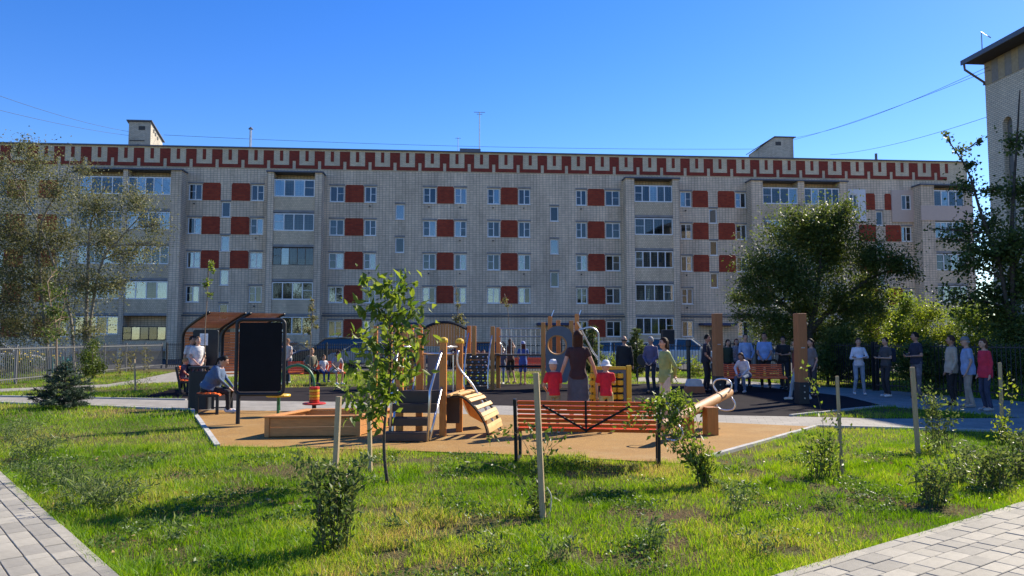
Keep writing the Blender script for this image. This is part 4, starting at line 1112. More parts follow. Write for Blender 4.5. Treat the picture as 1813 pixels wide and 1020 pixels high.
fence('long dark railing fence behind the playground in front of the parked cars', p2 + V(.15, .1, 0), R0, 1.4, STEEL_K, .13)
fence('black railing fence behind the fruit tree trunk and the seated group', R0 + V(.1, -.1, 0), R1, 1.5, STEEL_K, .12)
fence('black railing fence behind the queue of people on the right', R1 + V(.08, -.08, 0), R2, 1.5, STEEL_K, .12)

# ------------------------------------------------------------------ parked cars
TYRE = mat('tyre', (.02, .02, .02), .9); RIM = mat('rim', (.5, .5, .52), .35, .6)
CGLASS = mat('car_glass', (.015, .02, .025), .05, var=.1, spec=1.0, coat=.6)
LAMP_R = mat('tail_red', (.35, .01, .01), .3); LAMP_W = mat('head_white', (.7, .7, .7), .2)
PLATE = mat('plate_white', (.7, .7, .68), .5)
def car(label, loc, rz, col, suv=0.0, hatch=0.0):
    t = thing('parked_car', label, 'car', loc, rz, 'cars parked along the building')
    pm = mat('paint_%d_%d_%d' % tuple(int(c * 99) for c in col), col, .25, .0, var=.03, coat=1.0)
    L, W, H = 4.3, 1.74, 1.46 + suv
    zb, zs = .25 + suv * .4, .92 + suv * .6
    prof = [(-L / 2, zb + .1), (-L / 2 + .08, zs - .12), (-L / 2 + .35, zs + .02), (.75, zs + .02), (1.7, zs - .1), (L / 2 - .05, zs - .28), (L / 2, zb + .12), (L / 2 - .15, zb), (-L / 2 + .15, zb)]
    bd = MB().prism([(x, -W / 2, z) for x, z in prof], (0, W, 0))
    b_ = bd.build('body', pm, t, bev=.06)
    r0 = -L / 2 + (.12 if hatch else .55); r1 = -L / 2 + (.45 if hatch else 1.0)
    cab = [(r0, zs), (r1, H - .04), (.1, H - .02), (.35, H - .08), (1.05, zs)]
    c = MB(); n = len(cab)
    for s_, tw in ((-1, .0), (1, .0)): pass
    vs = [(x, -W / 2 + .06 + (.16 if z > zs + .1 else 0), z) for x, z in cab] + [(x, W / 2 - .06 - (.16 if z > zs + .1 else 0), z) for x, z in cab]
    c.add(vs, [tuple(range(n - 1, -1, -1)), tuple(range(n, 2 * n))] + [(k, (k + 1) % n, n + (k + 1) % n, n + k) for k in range(n)])
    g_ = c.build('windows', CGLASS, t)
    MB().add([(x, y, z + .02) for x, z in cab[1:4] for y in (-W / 2 + .2, W / 2 - .2)], [(0, 1, 3, 2), (2, 3, 5, 4)]).build('roof', pm, t)
    for s_ in (-1, 1):
        for (xa, za), (xb, zb2) in ((cab[0], cab[1]), ((-.45, zs), (-.42, H - .05)), (cab[4], cab[3])):
            ya, yb = s_ * (W / 2 - .055), s_ * (W / 2 - .205)
            MB().bar((xa, ya, za), (xb, yb, zb2), .07, .05).build('pillar', pm, t)
        MB().bar((r1, s_ * (W / 2 - .2), H - .03), (.35, s_ * (W / 2 - .2), H - .06), .06, .06).build('roof_rail', pm, t)
        MB().box((.85, s_ * (W / 2 + .08), zs + .08), (.1, .18, .13)).build('mirror', pm, t, bev=.02)
        MB().box((L / 2 - .12, s_ * (W / 2 - .25), zs - .3), (.24, .36, .14)).build('headlight', LAMP_W, t, bev=.03)
        MB().box((-L / 2 + .1, s_ * (W / 2 - .18), zs - .18), (.2, .3, .2)).build('tail_light', LAMP_R, t, bev=.03)
        for x in (-1.32, 1.32):
            w = MB().tube([(x, s_ * (W / 2 - .17), .31), (x, s_ * (W / 2 + .015), .31)], .31, 18).build('wheel', TYRE, t)
            MB().tube([(x, s_ * (W / 2 + .0), .31), (x, s_ * (W / 2 + .03), .31)], .19, 14).build('rim', RIM, w)
    for x in (-1, 1): MB().box((x * (L / 2 + .005), 0, zb + .2), (.02, .5, .11)).build('number_plate', PLATE, t)
    return t
DG, WH_, SI = (.02, .024, .03), (.62, .62, .61), (.28, .3, .32)
for px, Y, rz, col, suv, h, lab in ((588, 42.5, math.pi + .2, DG, .25, 1, 'dark off road car behind the middle left bench'), (508, 44, -.25, (.05, .06, .09), 0, 1, 'dark blue hatchback half hidden by the black board'), (648, 42, 2.9, SI, 0, 0, 'silver car behind the leafy sapling'),
                                    (1075, 40.5, 2.7, WH_, .05, 1, 'white hatchback behind the play tower slide'), (1140, 40, 2.9, WH_, 0, 0, 'white saloon behind the man in purple'), (1215, 39, -.35, WH_, .2, 1, 'white off road car behind the lamp bollard'), (1320, 38.5, 2.8, SI, 0, 0, 'silver car in the shade behind the seated group'), (-8, 36, .5, WH_, 0, 1, 'white car at the far left edge beyond the flower garden'), (835, 41.5, 3.0, (.12, .015, .015), 0, 1, 'dark red hatchback behind the climbing net')):
    p = at(px, 600, Y); car(lab, (p.x, p.y, .004), rz, col, suv, h)

# ------------------------------------------------------------------ benches
SLAT = mat('bench_slat', (.74, .13, .022), .42, var=.22, scale=3, rnd=.14, stretch=(1, 8, 8), bump=.1)
STEEL_D = mat('dark_steel', (.016, .019, .024), .5, var=.15, spec=.3)
def bench(label, loc, rz, L=1.8, back=True, brace=False, seat_z=.44):
    t = thing('park_bench', label, 'bench', loc, rz)
    ss = MB().box((0, 0, 0), (L - .06, .082, .032)).mesh('seat_slat', SLAT); bs = MB().box((0, 0, 0), (L - .06, .034, .044)).mesh('back_slat', SLAT)
    for me in (ss, bs):
        bm = bmesh.new(); bm.from_mesh(me); bmesh.ops.bevel(bm, geom=list(bm.edges), offset=.0095, segments=2, affect='EDGES'); bm.to_mesh(me); bm.free()
    for i in range(5):
        y = -.20 + i * .097; inst('seat_slat', ss, t, (0, y, seat_z - (.03 if i == 4 else 0) + (.012 if i == 0 else 0)), (-.5 if i == 4 else 0, 0, 0))
    if back:
        for i in range(7): inst('back_slat', bs, t, (0, -.255 - i * .017, seat_z + .0 + i * .0585), (.28, 0, 0))
    for s in (-1, 1):
        x = s * (L / 2)
        f = MB()
        if back:
            f.prism([(x - .02, -.24, 0), (x - .02, -.30, .42), (x - .02, -.385, .83), (x - .02, -.325, .84), (x - .02, -.235, .44), (x - .02, -.17, 0)], (.04, 0, 0))
        else:
            f.box((x, -.22, .22), (.04, .06, .44))
        f.build('leg', STEEL_D, t, bev=.004)
        MB().box((x, .19, .21), (.04, .06, .42)).build('leg', STEEL_D, t, bev=.004)
        MB().box((x, -.01, seat_z - .045), (.038, .42, .05)).build('seat_frame', STEEL_D, t, bev=.004)
        MB().box((x, -.01, .03), (.036, .38, .03)).build('foot_bar', STEEL_D, t)
    if brace:
        y0, y1 = -.275, -.39
        def bp(x, z): return (x, y0 - (z - seat_z) * .29 - .025, z)
        for A, B in ((bp(0, .41), bp(0, .83)), (bp(0, .44), bp(-.55, .76)), (bp(0, .44), bp(.55, .76))):
            MB().bar(A, B, .025, .012, (0, 1, .3)).build('brace', STEEL_D, t)
    return t
FRONT_BENCH = V(.985, 9.80, .016)
bench('orange slatted bench seen from behind at the edge of the ochre surface', FRONT_BENCH, math.radians(-8), 1.82, True, True)
pb = gp(388, 735) + V(-.2, 0, 0); bench('short backless bench with orange slats under the woman in blue denim', (pb.x - .1, pb.y + .55, .016), math.radians(-82), 1.3, False)
pc = gp(330, 700); bench('brown slatted bench on the far left seating a small group', (pc.x, pc.y + .3, 0), math.radians(-70), 1.7)
pd = gp(558, 682); bench('dark framed bench across the dark surface seating three people', (pd.x, pd.y + .2, 0), math.radians(-158), 2.0)
pe = gp(1334, 694); bench('shaded orange bench between the two tall timber posts', (pe.x, pe.y + .25, .012), math.radians(178), 2.2)
pf = gp(938, 668); bench('reddish bench behind the railed play bridge', (pf.x, pf.y + .2, 0), math.radians(180), 1.7)

# ------------------------------------------------------------------ left seating: pergola, boards, bin
PWOOD = mat('pergola_slat', (.46, .17, .06), .55, var=.22, scale=3, rnd=.15)
pr = V(1.4, -1.6, 0) * 1.12; wd = V(.753, .659, 0) * 1.12; BL = V(-9.68, 21.8, 0) * 1.12
for k in range(2):
    o = BL + wd * (1.15 * k)
    t = thing('pergola', ('curved steel pergola with brown slats, left module', 'curved steel pergola with brown slats, right module partly behind the black board')[k], 'pergola', o)
    for s in (0, 1):
        b0 = o + wd * s
        C = [b0 + V(0, 0, 0), b0 + V(0, 0, 1.2), b0 + V(0, 0, 1.62), b0 + pr * .05 + V(0, 0, 1.82), b0 + pr * .16 + V(0, 0, 1.967), b0 + pr * .4 + V(0, 0, 2.124), b0 + pr * .7 + V(0, 0, 2.28), b0 + pr + V(0, 0, 2.426)]
        MB().tube(catmull(C, 3), .045, 8).build('frame', STEEL_D, t, world=True, smooth=True)
    ang = math.atan2(wd.y, wd.x)
    sl = MB().box((.5, 0, 0), (.92, .075, .022)).mesh('roof_slat', PWOOD); wl = MB().box((.5, 0, 0), (.92, .022, .075)).mesh('back_slat', PWOOD)
    for i in range(19):
        f = .14 + .86 * i / 18; inst('roof_slat', sl, t, pr * f + V(0, 0, 1.99 + .515 * (f - .14)), (0, 0, ang), (1.12, 1, 1))
    for i in range(15): inst('back_slat', wl, t, pr * .02 + V(0, 0, .55 + i * .09), (0, 0, ang), (1.12, 1, 1))
    st = MB().box((.5, 0, 0), (.92, .09, .03)).mesh('seat_slat', PWOOD)
    for i in range(4): inst('seat_slat', st, t, pr * (.06 + .055 * i) + V(0, 0, .45), (0, 0, ang), (1.12, 1, 1))
BOARD = mat('board_black', (.006, .007, .010), .65, var=.3, scale=2, spec=.12)
def rrect(w, h, r, n=5):
    P = []
    for cx, cz, a0 in ((w / 2 - r, h / 2 - r, 0), (-w / 2 + r, h / 2 - r, 90), (-w / 2 + r, -h / 2 + r, 180), (w / 2 - r, -h / 2 + r, 270)):
        P += [(cx + r * math.cos(math.radians(a0 + 90 * i / n)), cz + r * math.sin(math.radians(a0 + 90 * i / n))) for i in range(n + 1)]
    return P
YB_ = gp(425, 752).y
c0 = at(461, 632, YB_); t = thing('chalkboard', 'large black board in a rounded tube frame beside the woman in denim', 'board', (c0.x, c0.y, 0), math.radians(3))
bw_, bh_ = 82 / FPX * YB_, 130 / FPX * YB_; zc = c0.z
MB().prism([(x, -.015, zc + z) for x, z in rrect(bw_ - .09, bh_ - .10, .03)], (0, .03, 0)).build('panel', BOARD, t)
MB().tube([(x, .0, zc + z) for x, z in rrect(bw_ + .01, bh_ + .01, .1)], .035, 8, closed=True).build('frame', STEEL_D, t, smooth=True)
MB().tube([(-bw_ / 2 + .05, 0, zc - bh_ / 2), (-bw_ / 2 + .05, 0, 0)], .04, 8).build('leg', STEEL_D, t)
for sx in (-1, 1):
    for z in (-.5, .5): MB().box((sx * (bw_ / 2 - .03), 0, zc + z), (.06, .02, .04)).build('clip', MET, t)
YI = 22.0; c0 = at(364, 620, YI)
t = thing('notice_board', 'dark notice panel with a white sheet behind the seated group', 'board', (c0.x, c0.y, 0), math.radians(-4))
w_, h_ = 46 / FPX * YI, 72 / FPX * YI
MB().prism([(x, -.03, c0.z + z) for x, z in rrect(w_, h_, .07)], (0, .06, 0)).build('panel', STEEL_D, t)
for s in (-1, 1): MB().box((s * w_ * .32, .02, (c0.z - h_ / 2) / 2), (.05, .05, c0.z - h_ / 2)).build('leg', STEEL_D, t)
p = at(362, 601, YI) - c0
pp = MB().box((p.x, -.036, c0.z + p.z), (.25, .004, .35)).build('paper_sheet', mat('paper', (.8, .8, .8), .8, var=.03), t)
ln = MB().box((0, 0, 0), (.17, .003, .008)).mesh('print_line', mat('print_grey', (.25, .25, .27), .8))
for i in range(7): inst('print_line', ln, pp, (p.x + (.0 if i else 0), -.0395, c0.z + p.z + .12 - i * .038), scale=(1 if i % 3 else .7, 1, 1))
pb2 = gp(348, 726); t = thing('litter_bin', 'tall dark grey litter bin beside the short backless bench', 'litter bin', (pb2.x, pb2.y + .2, .008), math.radians(6))
MB().prism([(x, y, 0) for x, y in rrect(.46, .40, .06)], (0, 0, .86)).build('body', STEEL_D, t)
MB().prism([(x, y, .93) for x, y in rrect(.48, .42, .06)], (0, 0, .05)).build('lid', STEEL_D, t)
for sx in (-1, 1):
    for sy in (-1, 1): MB().box((sx * .19, sy * .16, .89), (.03, .03, .09)).build('lid_post', STEEL_D, t)
# bottle on the bench
pbt = V(pb.x - .28, pb.y + .22, .472)
t = thing('water_bottle', 'clear plastic bottle standing on the short backless bench', 'bottle', pbt)
gl = glassmat('bottle_plastic', (.9, .95, 1), .15)
MB().lathe([(.028, 0), (.032, .01), (.032, .06), (.029, .075), (.032, .09), (.032, .14), (.014, .19), (.013, .2)], 12).build('body', gl, t, smooth=True)
MB().lathe([(.016, .2), (.016, .22)], 10).build('cap', PVC, t)

# ------------------------------------------------------------------ sand play
WOODL = mat('pine_wood', (.50, .225, .07), .6, var=.25, scale=4, rnd=.1, stretch=(1, 9, 9), bump=.15)
WOODP = mat('post_wood', (.52, .21, .045), .5, var=.22, scale=3, rnd=.1, stretch=(8, 8, 1), bump=.12)
YEL = mat('yellow_cap', (.62, .40, .02), .45, var=.08); REDP = mat('red_plastic', (.5, .03, .02), .45); GRN = mat('green_tube', (.02, .14, .06), .4)
ORG = mat('orange_plastic', (.6, .19, .02), .45)
A_ = gp(473, 776); Bq = gp(618, 774); Dq = gp(562, 755); ax = (Bq - A_); ax.z = 0; AXL = ax.length; ax.normalize()
sd = V(.32, 1.25, 0)
t = thing('sandbox', 'low square sandbox of pine boards left of the sapling', 'sandbox', (A_.x, A_.y, .016))
C4 = [A_, A_ + ax * (AXL + .15), A_ + ax * (AXL + .15) + sd, A_ + sd]
for i in range(4):
    a, b = C4[i] - A_, C4[(i + 1) % 4] - A_
    for z in (.085, .235): MB().bar(a + V(0, 0, z), b + V(0, 0, z), .04, .145).build('board', WOODL, t, bev=.004)
    d_ = (b - a).normalized()
    MB().bar(a + V(0, 0, .33) - d_ * .06, b + V(0, 0, .33) + d_ * -.07, .14, .028).build('seat_rail', WOODL, t, bev=.004)
    MB().box(a + V(0, 0, .16), (.075, .075, .31)).build('corner_post', WOODL, t)
MB().prism([c - A_ + V(0, 0, .02) for c in C4], (0, 0, .10)).build('sand', mat('sand', (.46, .37, .24), .95, var=.15, scale=20, bump=.5), t)
p = gp(492, 738); t = thing('sand_table', 'small yellow disc table on a green pole by the sandbox', 'play table', (p.x, p.y, .016))
MB().lathe([(.24, .40), (.25, .415), (.25, .435), (.24, .45)], 24).build('disc', YEL, t); MB().tube([(0, 0, 0), (0, 0, .40)], .03, 8).build('pole', GRN, t)
p = gp(556, 727); Yp = p.y
t = thing('spinner', 'small spinner with red and yellow hub under a green arched tube', 'play spinner', (p.x, p.y, .008))
MB().lathe([(.24, .13), (.26, .14), (.26, .16), (.24, .17)], 24).build('disc', REDP, t); MB().tube([(0, 0, 0), (0, 0, .13)], .05, 8).build('foot', STEEL_D, t)
for i, m_ in enumerate((REDP, ORG, YEL, ORG, YEL, REDP)): MB().lathe([(.10, .172 + i * .06), (.115, .18 + i * .06), (.115, .222 + i * .06), (.10, .23 + i * .06)], 16).build('hub_ring', m_, t)
MB().tube(catmull([at(557, 690, Yp), at(554, 668, Yp), at(545, 654, Yp), at(530, 647, Yp), at(512, 650, Yp), at(500, 662, Yp), at(494, 690, Yp), at(494, 727, Yp)], 4), .032, 8).build('arch_tube', GRN, t, world=True, smooth=True)

# ------------------------------------------------------------------ small stair climber
STEEL_R = mat('handrail', (.62, .63, .65), .3, .85, var=.1)
BROWN = mat('dark_brown_board', (.055, .035, .025), .6, var=.25, scale=4, rnd=.1)
GREYP = mat('grey_panel', (.11, .12, .145), .5, var=.12)
def post(t, px, ptop, pbot, Y, w=.115, cap=YEL, m=WOODP):
    a = at(px, pbot, Y); z1 = at(px, ptop, Y).z
    o = MB().box((a.x, a.y, z1 / 2), (w, w, z1)).build('post', m, t, world=True, bev=.012)
    if cap: MB().lathe([(w * .62, z1), (w * .62, z1 + .02), (w * .5, z1 + .06), (w * .2, z1 + .075)], 12, (a.x, a.y, 0)).build('post_cap', cap, o) .location = -Vector(t.location) if False else (0, 0, 0)
    return a
def wbuild(mb, name, m, parent, root, **k):
    """build in world coordinates as a sub-part of parent, whose own origin is root's"""
    mb.v = [tuple(Vector(p) - root.location) for p in mb.v]
    return mb.build(name, m, parent, **k)
def post2(t, px, ptop, pbot, Y, w=.115, cap=YEL, m=WOODP, z0=0.0):
    a = at(px, pbot, Y); z1 = at(px, ptop, Y).z - (.07 if cap else 0)
    o = wbuild(MB().box((a.x, a.y, (z0 + z1) / 2), (w, w, z1 - z0)), 'post', m, t, t, bev=.012)
    if cap: wbuild(MB().lathe([(w * .66, z1 - .02), (w * .66, z1 + .02), (w * .55, z1 + .05), (w * .2, z1 + .07)], 12, (a.x, a.y, 0)), 'post_cap', cap, o, t)
    return V(a.x, a.y, 0)
ZA, ZB2 = gp(784, 774).y, gp(813, 766).y
t = thing('stair_climber', 'small timber climber with yellow post caps, dark stairs and arched plank ramp', 'play climber', gp(760, 772) + V(0, 0, .016))
q1_ = post2(t, 707, 597, 774, ZA); q3_ = post2(t, 784, 597, 774, ZA); q2_ = post2(t, 742, 599, 766, ZB2); q4_ = post2(t, 813, 599, 766, ZB2)
DK = .70
wbuild(MB().prism([q1_ + V(0, 0, DK - .05), q3_ + V(0, 0, DK - .05), q4_ + V(0, 0, DK - .05), q2_ + V(0, 0, DK - .05)], (0, 0, .05)), 'platform', BROWN, t, t)
for a, b in ((q1_, q2_), (q3_, q4_)):
    for z in (1.48,): wbuild(MB().tube([a + V(0, 0, z), b + V(0, 0, z)], .02, 8), 'top_rail', STEEL_R, t, t, smooth=True)
wbuild(MB().tube([q2_ + V(0, 0, 1.36), q4_ + V(0, 0, 1.36)], .018, 8), 'top_rail', STEEL_R, t, t, smooth=True)
# stairs towards the camera
for i, (xa, xb, y0, y1, dz) in enumerate(((702, 778, 694, 713, 0), (695, 773, 717, 731, -.22), (687, 758, 742, 754, -.44), (680, 756, 768, 781, -.64))):
    Y = ZA - .12 + dz * .9; a, b = at(xa, y1, Y), at(xb, y1, Y); h = at(xa, y0, Y).z - a.z
    wbuild(MB().bar(a + V(0, 0, h / 2), b + V(0, 0, h / 2), .05, h), 'riser', BROWN, t, t, bev=.004)
    wbuild(MB().bar(a + V(0, .1, h), b + V(0, .1, h), .22, .035), 'tread', BROWN, t, t, bev=.004)
for xs in (0, 1):
    A = q3_ if xs else q1_; off = V(-.02 if xs else -.03, 0, 0)
    top = A + off + V(0, -.07, 1.42); mid = at(761 if xs else 694, 693, ZA - .55); bot = V(mid.x - .02, mid.y - .1, .0)
    wbuild(MB().tube([top, top.lerp(mid, .5) + V(-.01, 0, -.01), mid, V(mid.x, mid.y, mid.z - .1), bot], .021, 8), 'handrail', STEEL_R, t, t, smooth=True)
    lo = A + off + V(0, -.07, .82)
    wbuild(MB().tube([lo, bot + V(.03, .04, .03)], .021, 8), 'handrail', STEEL_R, t, t, smooth=True)
# arched ramp of planks
near = catmull([at(796, 703, ZA - .05), at(818, 703, ZA - .05), at(842, 724, ZA - .1), at(858, 750, ZA - .12), at(866, 778, ZA - .15)], 4); far = catmull([at(818, 694, ZB2), at(842, 697, ZB2), at(866, 715, ZB2), at(880, 738, ZB2), at(887, 766, ZB2)], 4)
for S in (near, far):
    wbuild(MB().tube(S, .022, 6), 'ramp_rail', STEEL_D, t, t)
N_ = 11; near = [near[round(k * (len(near) - 1) / (N_ - 1))] for k in range(N_)]; far = [far[round(k * (len(far) - 1) / (N_ - 1))] for k in range(N_)]
for i in range(N_):
    a, b = near[i], far[min(i, len(far) - 1)]; nx = near[min(i + 1, len(near) - 1)] - near[max(i - 1, 0)]
    up = nx.cross(b - a); up = up if up.z > 0 else -up
    wbuild(MB().bar(a + up.normalized() * .03 - (b - a).normalized() * .04, b + up.normalized() * .03 + (b - a).normalized() * .04, .07, .03, up), 'plank', mat('ramp_wood', (.60, .36, .13), .6, var=.25, scale=6, rnd=.12), t, t, bev=.004)
wbuild(MB().tube(catmull([q4_ + V(-.02, -.1, 1.42), at(812, 650, ZB2 - .1), at(838, 684, ZB2 - .1), at(868, 738, ZB2 - .1), at(886, 764, ZB2 - .1)], 4), .02, 8), 'handrail', STEEL_R, t, t, smooth=True)
wbuild(MB().tube([at(803, 622, ZB2 + .02), at(803, 700, ZB2 + .02)], .018, 6), 'grab_pole', STEEL_R, t, t)
wbuild(MB().tube([at(752, 625, ZB2 + .02), at(752, 697, ZB2 + .02)], .018, 6), 'grab_pole', STEEL_R, t, t)
a, b = at(757, 625, ZB2 + .05), at(778, 692, ZB2 + .05)
wbuild(MB().bb(a.x, b.x, a.y - .015, a.y + .015, b.z, a.z), 'side_panel', GREYP, t, t, bev=.01)
a, b = at(788, 706, ZA + .1), at(812, 752, ZA + .1)
wbuild(MB().bb(a.x, b.x, a.y + .2, a.y + .23, b.z, a.z), 'cave_panel', BROWN, t, t)
# slide to the far right
sl = [q4_ + V(.05, .15, .70), at(826, 712, 13.1), at(840, 738, 13.2), at(862, 748, 13.4)]; sl = catmull(sl, 4); g = MB(); sd_ = V(-.12, .45, 0)
for i in range(len(sl) - 1):
    g.add([sl[i], sl[i + 1], sl[i + 1] + sd_, sl[i] + sd_, sl[i] - V(0, 0, .02), sl[i + 1] - V(0, 0, .02), sl[i + 1] + sd_ - V(0, 0, .02), sl[i] + sd_ - V(0, 0, .02)], [(0, 1, 2, 3), (4, 7, 6, 5), (0, 4, 5, 1), (2, 6, 7, 3)])
wbuild(g, 'slide', STEEL_R, t, t)
wbuild(MB().prism([sl[0] + V(0, -.03, .12), sl[6] + V(0, -.03, .13), sl[-1] + V(0, -.03, .08), sl[-1] + V(0, -.03, -.05), sl[6] + V(0, -.03, -.1), sl[0] + V(0, -.03, -.15)], (0, .025, 0)), 'slide_side', ORG, t, t)

# ------------------------------------------------------------------ large play complex behind
YC = 23.5
t = thing('play_complex', 'large timber play complex with arched footbridge, railed walkway and hole panel tower', 'play complex', V(at(860, 600, YC).x, YC, .012))
PC = t
WOODR = mat('post_wood_red', (.56, .22, .05), .5, var=.2, scale=3, rnd=.12, stretch=(8, 8, 1))
for px, top, dy in ((664, 577, .9), (690, 576, .9), (702, 574, 0), (728, 575, .5), (716, 574, 0), (744, 575, .9), (830, 577, .9), (839, 577, 0), (872, 578, 0), (882, 580, .9), (962, 571, 0), (974, 560, .9), (989, 567, .9), (1012, 568, 0), (1022, 556, .9)):
    post2(t, px, top, 690, YC + dy, .13, None, WOODR)
def deck(xa, xb, z): 
    a, b = at(xa, 600, YC), at(xb, 600, YC); wbuild(MB().bb(a.x, b.x, YC - .02, YC + .95, z - .06, z), 'deck', BROWN, t, t)
deck(712, 746, 1.15); deck(826, 884, 1.15); deck(958, 1024, 1.15)
a, b = at(746, 620, YC), at(826, 620, YC)
for i in range(12): x = a.x + (b.x - a.x) * i / 12; wbuild(MB().bb(x + .01, x + (b.x - a.x) / 12 - .01, YC + .05, YC + .9, 1.11, 1.15), 'bridge_plank', WOODL, t, t)
n = 15
for i in range(n):
    px = 753 + (821 - 753) * i / (n - 1); c = (i / (n - 1) - .5) * 2; ptop = 573 + 10 * c * c
    for dy in (0,):
        p = at(px, ptop, YC + dy); p2_ = at(px, 613, YC + dy); wbuild(MB().bb(p.x - .036, p.x + .036, p.y - .012, p.y + .012, p2_.z, p.z), 'bridge_slat', WOODR, t, t)
arc = [at(750 + 74 * i / 12, 571 + 11 * ((i / 12 - .5) * 2) ** 2, YC + .06) for i in range(13)]
wbuild(MB().tube(arc, .05, 6), 'bridge_arch', STEEL_D, t, t)
wbuild(MB().tube([p + V(0, .8, 0) for p in arc], .05, 6), 'bridge_arch', STEEL_D, t, t)
for px in range(704, 744, 5):      # slatted sides of the left tower
    p = at(px, 590, YC - .03); p2_ = at(px, 626, YC - .03); wbuild(MB().bb(p.x - .032, p.x + .032, p.y - .012, p.y + .012, p2_.z, p.z), 'side_slat', WOODR, t, t)
for px in range(1012, 1024, 4):
    p = at(px, 588, YC - .03); p2_ = at(px, 640, YC - .03); wbuild(MB().bb(p.x - .026, p.x + .026, p.y - .012, p.y + .012, p2_.z, p.z), 'side_slat', WOODR, t, t)
for px in (664, 690): wbuild(MB().tube([at(px, 590, YC + .9), at(px + 12, 590, YC + .9)], .02, 6), 'walkway_rail', STEEL_R, t, t)
a, b = at(664, 628, YC + .5), at(704, 628, YC + .5); wbuild(MB().bb(a.x, b.x, YC + .05, YC + .95, 1.09, 1.14), 'walkway_deck', BROWN, t, t)
# climbing wall
a, b = at(826, 624, YC - .35), at(862, 688, YC - .35)
for i in range(7):
    z0 = 1.12 * i / 7 + .02; wbuild(MB().bar((a.x, YC - .45 + z0 * .3, z0 + .06), (b.x, YC - .45 + z0 * .3, z0 + .06), .04, .125), 'climbing_board', BROWN, t, t)
    if i: 
        for k in range(3): wbuild(MB().ball((a.x + .12 + k * .2 + .06 * (i % 2), YC - .5 + z0 * .3, z0 + .07), (.04, .04, .03), 6), 'climbing_hold', STEEL_R, t, t)
for px in (822, 864): wbuild(MB().tube(catmull([at(px + 8, 590, YC), at(px + 3, 620, YC - .3), at(px, 660, YC - .55), at(px, 688, YC - .6)], 3), .025, 6), 'handrail', STEEL_R, t, t)
# railed walkway
for zpx in (582, 596): wbuild(MB().tube([at(884, zpx, YC), at(958, zpx, YC)], .02, 6), 'walkway_rail', MET, t, t)
wbuild(MB().tube([at(884, 649, YC), at(958, 649, YC)], .035, 6), 'walkway_beam', STEEL_D, t, t)
for i in range(9): px = 888 + i * 8.6; wbuild(MB().tube([at(px, 582, YC + .02), at(px, 628, YC + .02)], .012, 5), 'baluster', MET, t, t)
wbuild(MB().bb(at(884, 0, YC).x, at(958, 0, YC).x, YC + .05, YC + .9, 1.08, 1.13), 'walkway_deck', BROWN, t, t)
# tower panel with the round hole
cx, cz, R_ = at(986, 611, YC - .1).x, at(986, 611, YC - .1).z, .30
x0, x1 = at(964, 0, YC).x, at(1009, 0, YC).x; zt, zb_ = at(986, 577, YC).z, .25
out = [(x0, zb_), (x1, zb_), (x1, zt - .3)] + [((x0 + x1) / 2 + (x1 - x0) / 2 * math.cos(a_), zt - .3 + .3 * math.sin(a_)) for a_ in np.linspace(0, math.pi, 11)[1:-1]] + [(x0, zt - .3)]
g = MB(); N = 28; ring = []; outer = []
for i in range(N):
    a_ = 2 * math.pi * i / N; d = (math.cos(a_), math.sin(a_)); ring.append((cx + R_ * d[0], cz + R_ * d[1]))
    best = 9
    for j in range(len(out)):
        (ax_, az_), (bx, bz) = out[j], out[(j + 1) % len(out)]; ex, ez = bx - ax_, bz - az_; den = d[0] * ez - d[1] * ex
        if abs(den) < 1e-9: continue
        tt = ((ax_ - cx) * ez - (az_ - cz) * ex) / den; uu = ((ax_ - cx) * d[1] - (az_ - cz) * d[0]) / den
        if tt > 0 and -1e-6 <= uu <= 1 + 1e-6: best = min(best, tt)
    outer.append((cx + best * d[0], cz + best * d[1]))
for yy in (YC - .16, YC - .12):
    k = len(g.v); g.v += [(x, yy, z) for x, z in ring] + [(x, yy, z) for x, z in outer]
    g.f += [(k + i, k + (i + 1) % N, k + N + (i + 1) % N, k + N + i) for i in range(N)]
g.f += [(i, (i + 1) % N, 2 * N + (i + 1) % N, 2 * N + i) for i in range(N)] + [(N + i, N + (i + 1) % N, 3 * N + (i + 1) % N, 3 * N + i) for i in range(N)]
wbuild(g, 'hole_panel', GREYP, t, t)
for x, y in ((1,1),): wbuild(MB().tube([(cx + R_ * math.cos(a_), YC - .14, cz + R_ * math.sin(a_)) for a_ in np.linspace(0, 2 * math.pi, 29)[:-1]], .03, 6, closed=True), 'hole_ring', WOODL, t, t)
for s in (0, 1):
    wbuild(MB().tube(catmull([at(1022, 570, YC + .8 * s), at(1030, 585, YC + .8 * s), at(1048, 620, YC + .8 * s), at(1062, 640, YC + .8 * s), at(1076, 672, YC + .8 * s)], 3), .03, 6), 'slide_rail', STEEL_R, t, t)
sl = catmull([at(1022, 626, YC), at(1035, 632, YC), at(1055, 658, YC), at(1072, 682, YC), at(1085, 684, YC)], 4); g = MB()
for i in range(len(sl) - 1): g.add([sl[i], sl[i + 1], sl[i + 1] + V(0, .75, 0), sl[i] + V(0, .75, 0)], [(0, 1, 2, 3)])
wbuild(g, 'slide', STEEL_R, t, t)
wbuild(MB().tube(catmull([at(1025, 584, YC - .2), at(1045, 580, YC - .2), at(1058, 588, YC - .2), at(1060, 610, YC - .2), at(1060, 684, YC - .2)], 4), .03, 7), 'hoop', MET, t, t)
for px in (976, 1024): wbuild(MB().tube([at(px, 562, YC + .9), at(px + 5, 549, YC + .9)], .025, 6), 'finial', STEEL_R, t, t)
wbuild(MB().ball(at(707, 568, YC), .11, 12), 'globe', PVC, t, t)
for zpx in (586,): wbuild(MB().tube([at(717, zpx, YC), at(744, zpx, YC)], .02, 6), 'walkway_rail', STEEL_R, t, t)
for px in (712, 741): wbuild(MB().tube([at(px, 620, YC - .05), at(px - 10, 690, YC - .8)], .025, 6), 'handrail', STEEL_R, t, t)

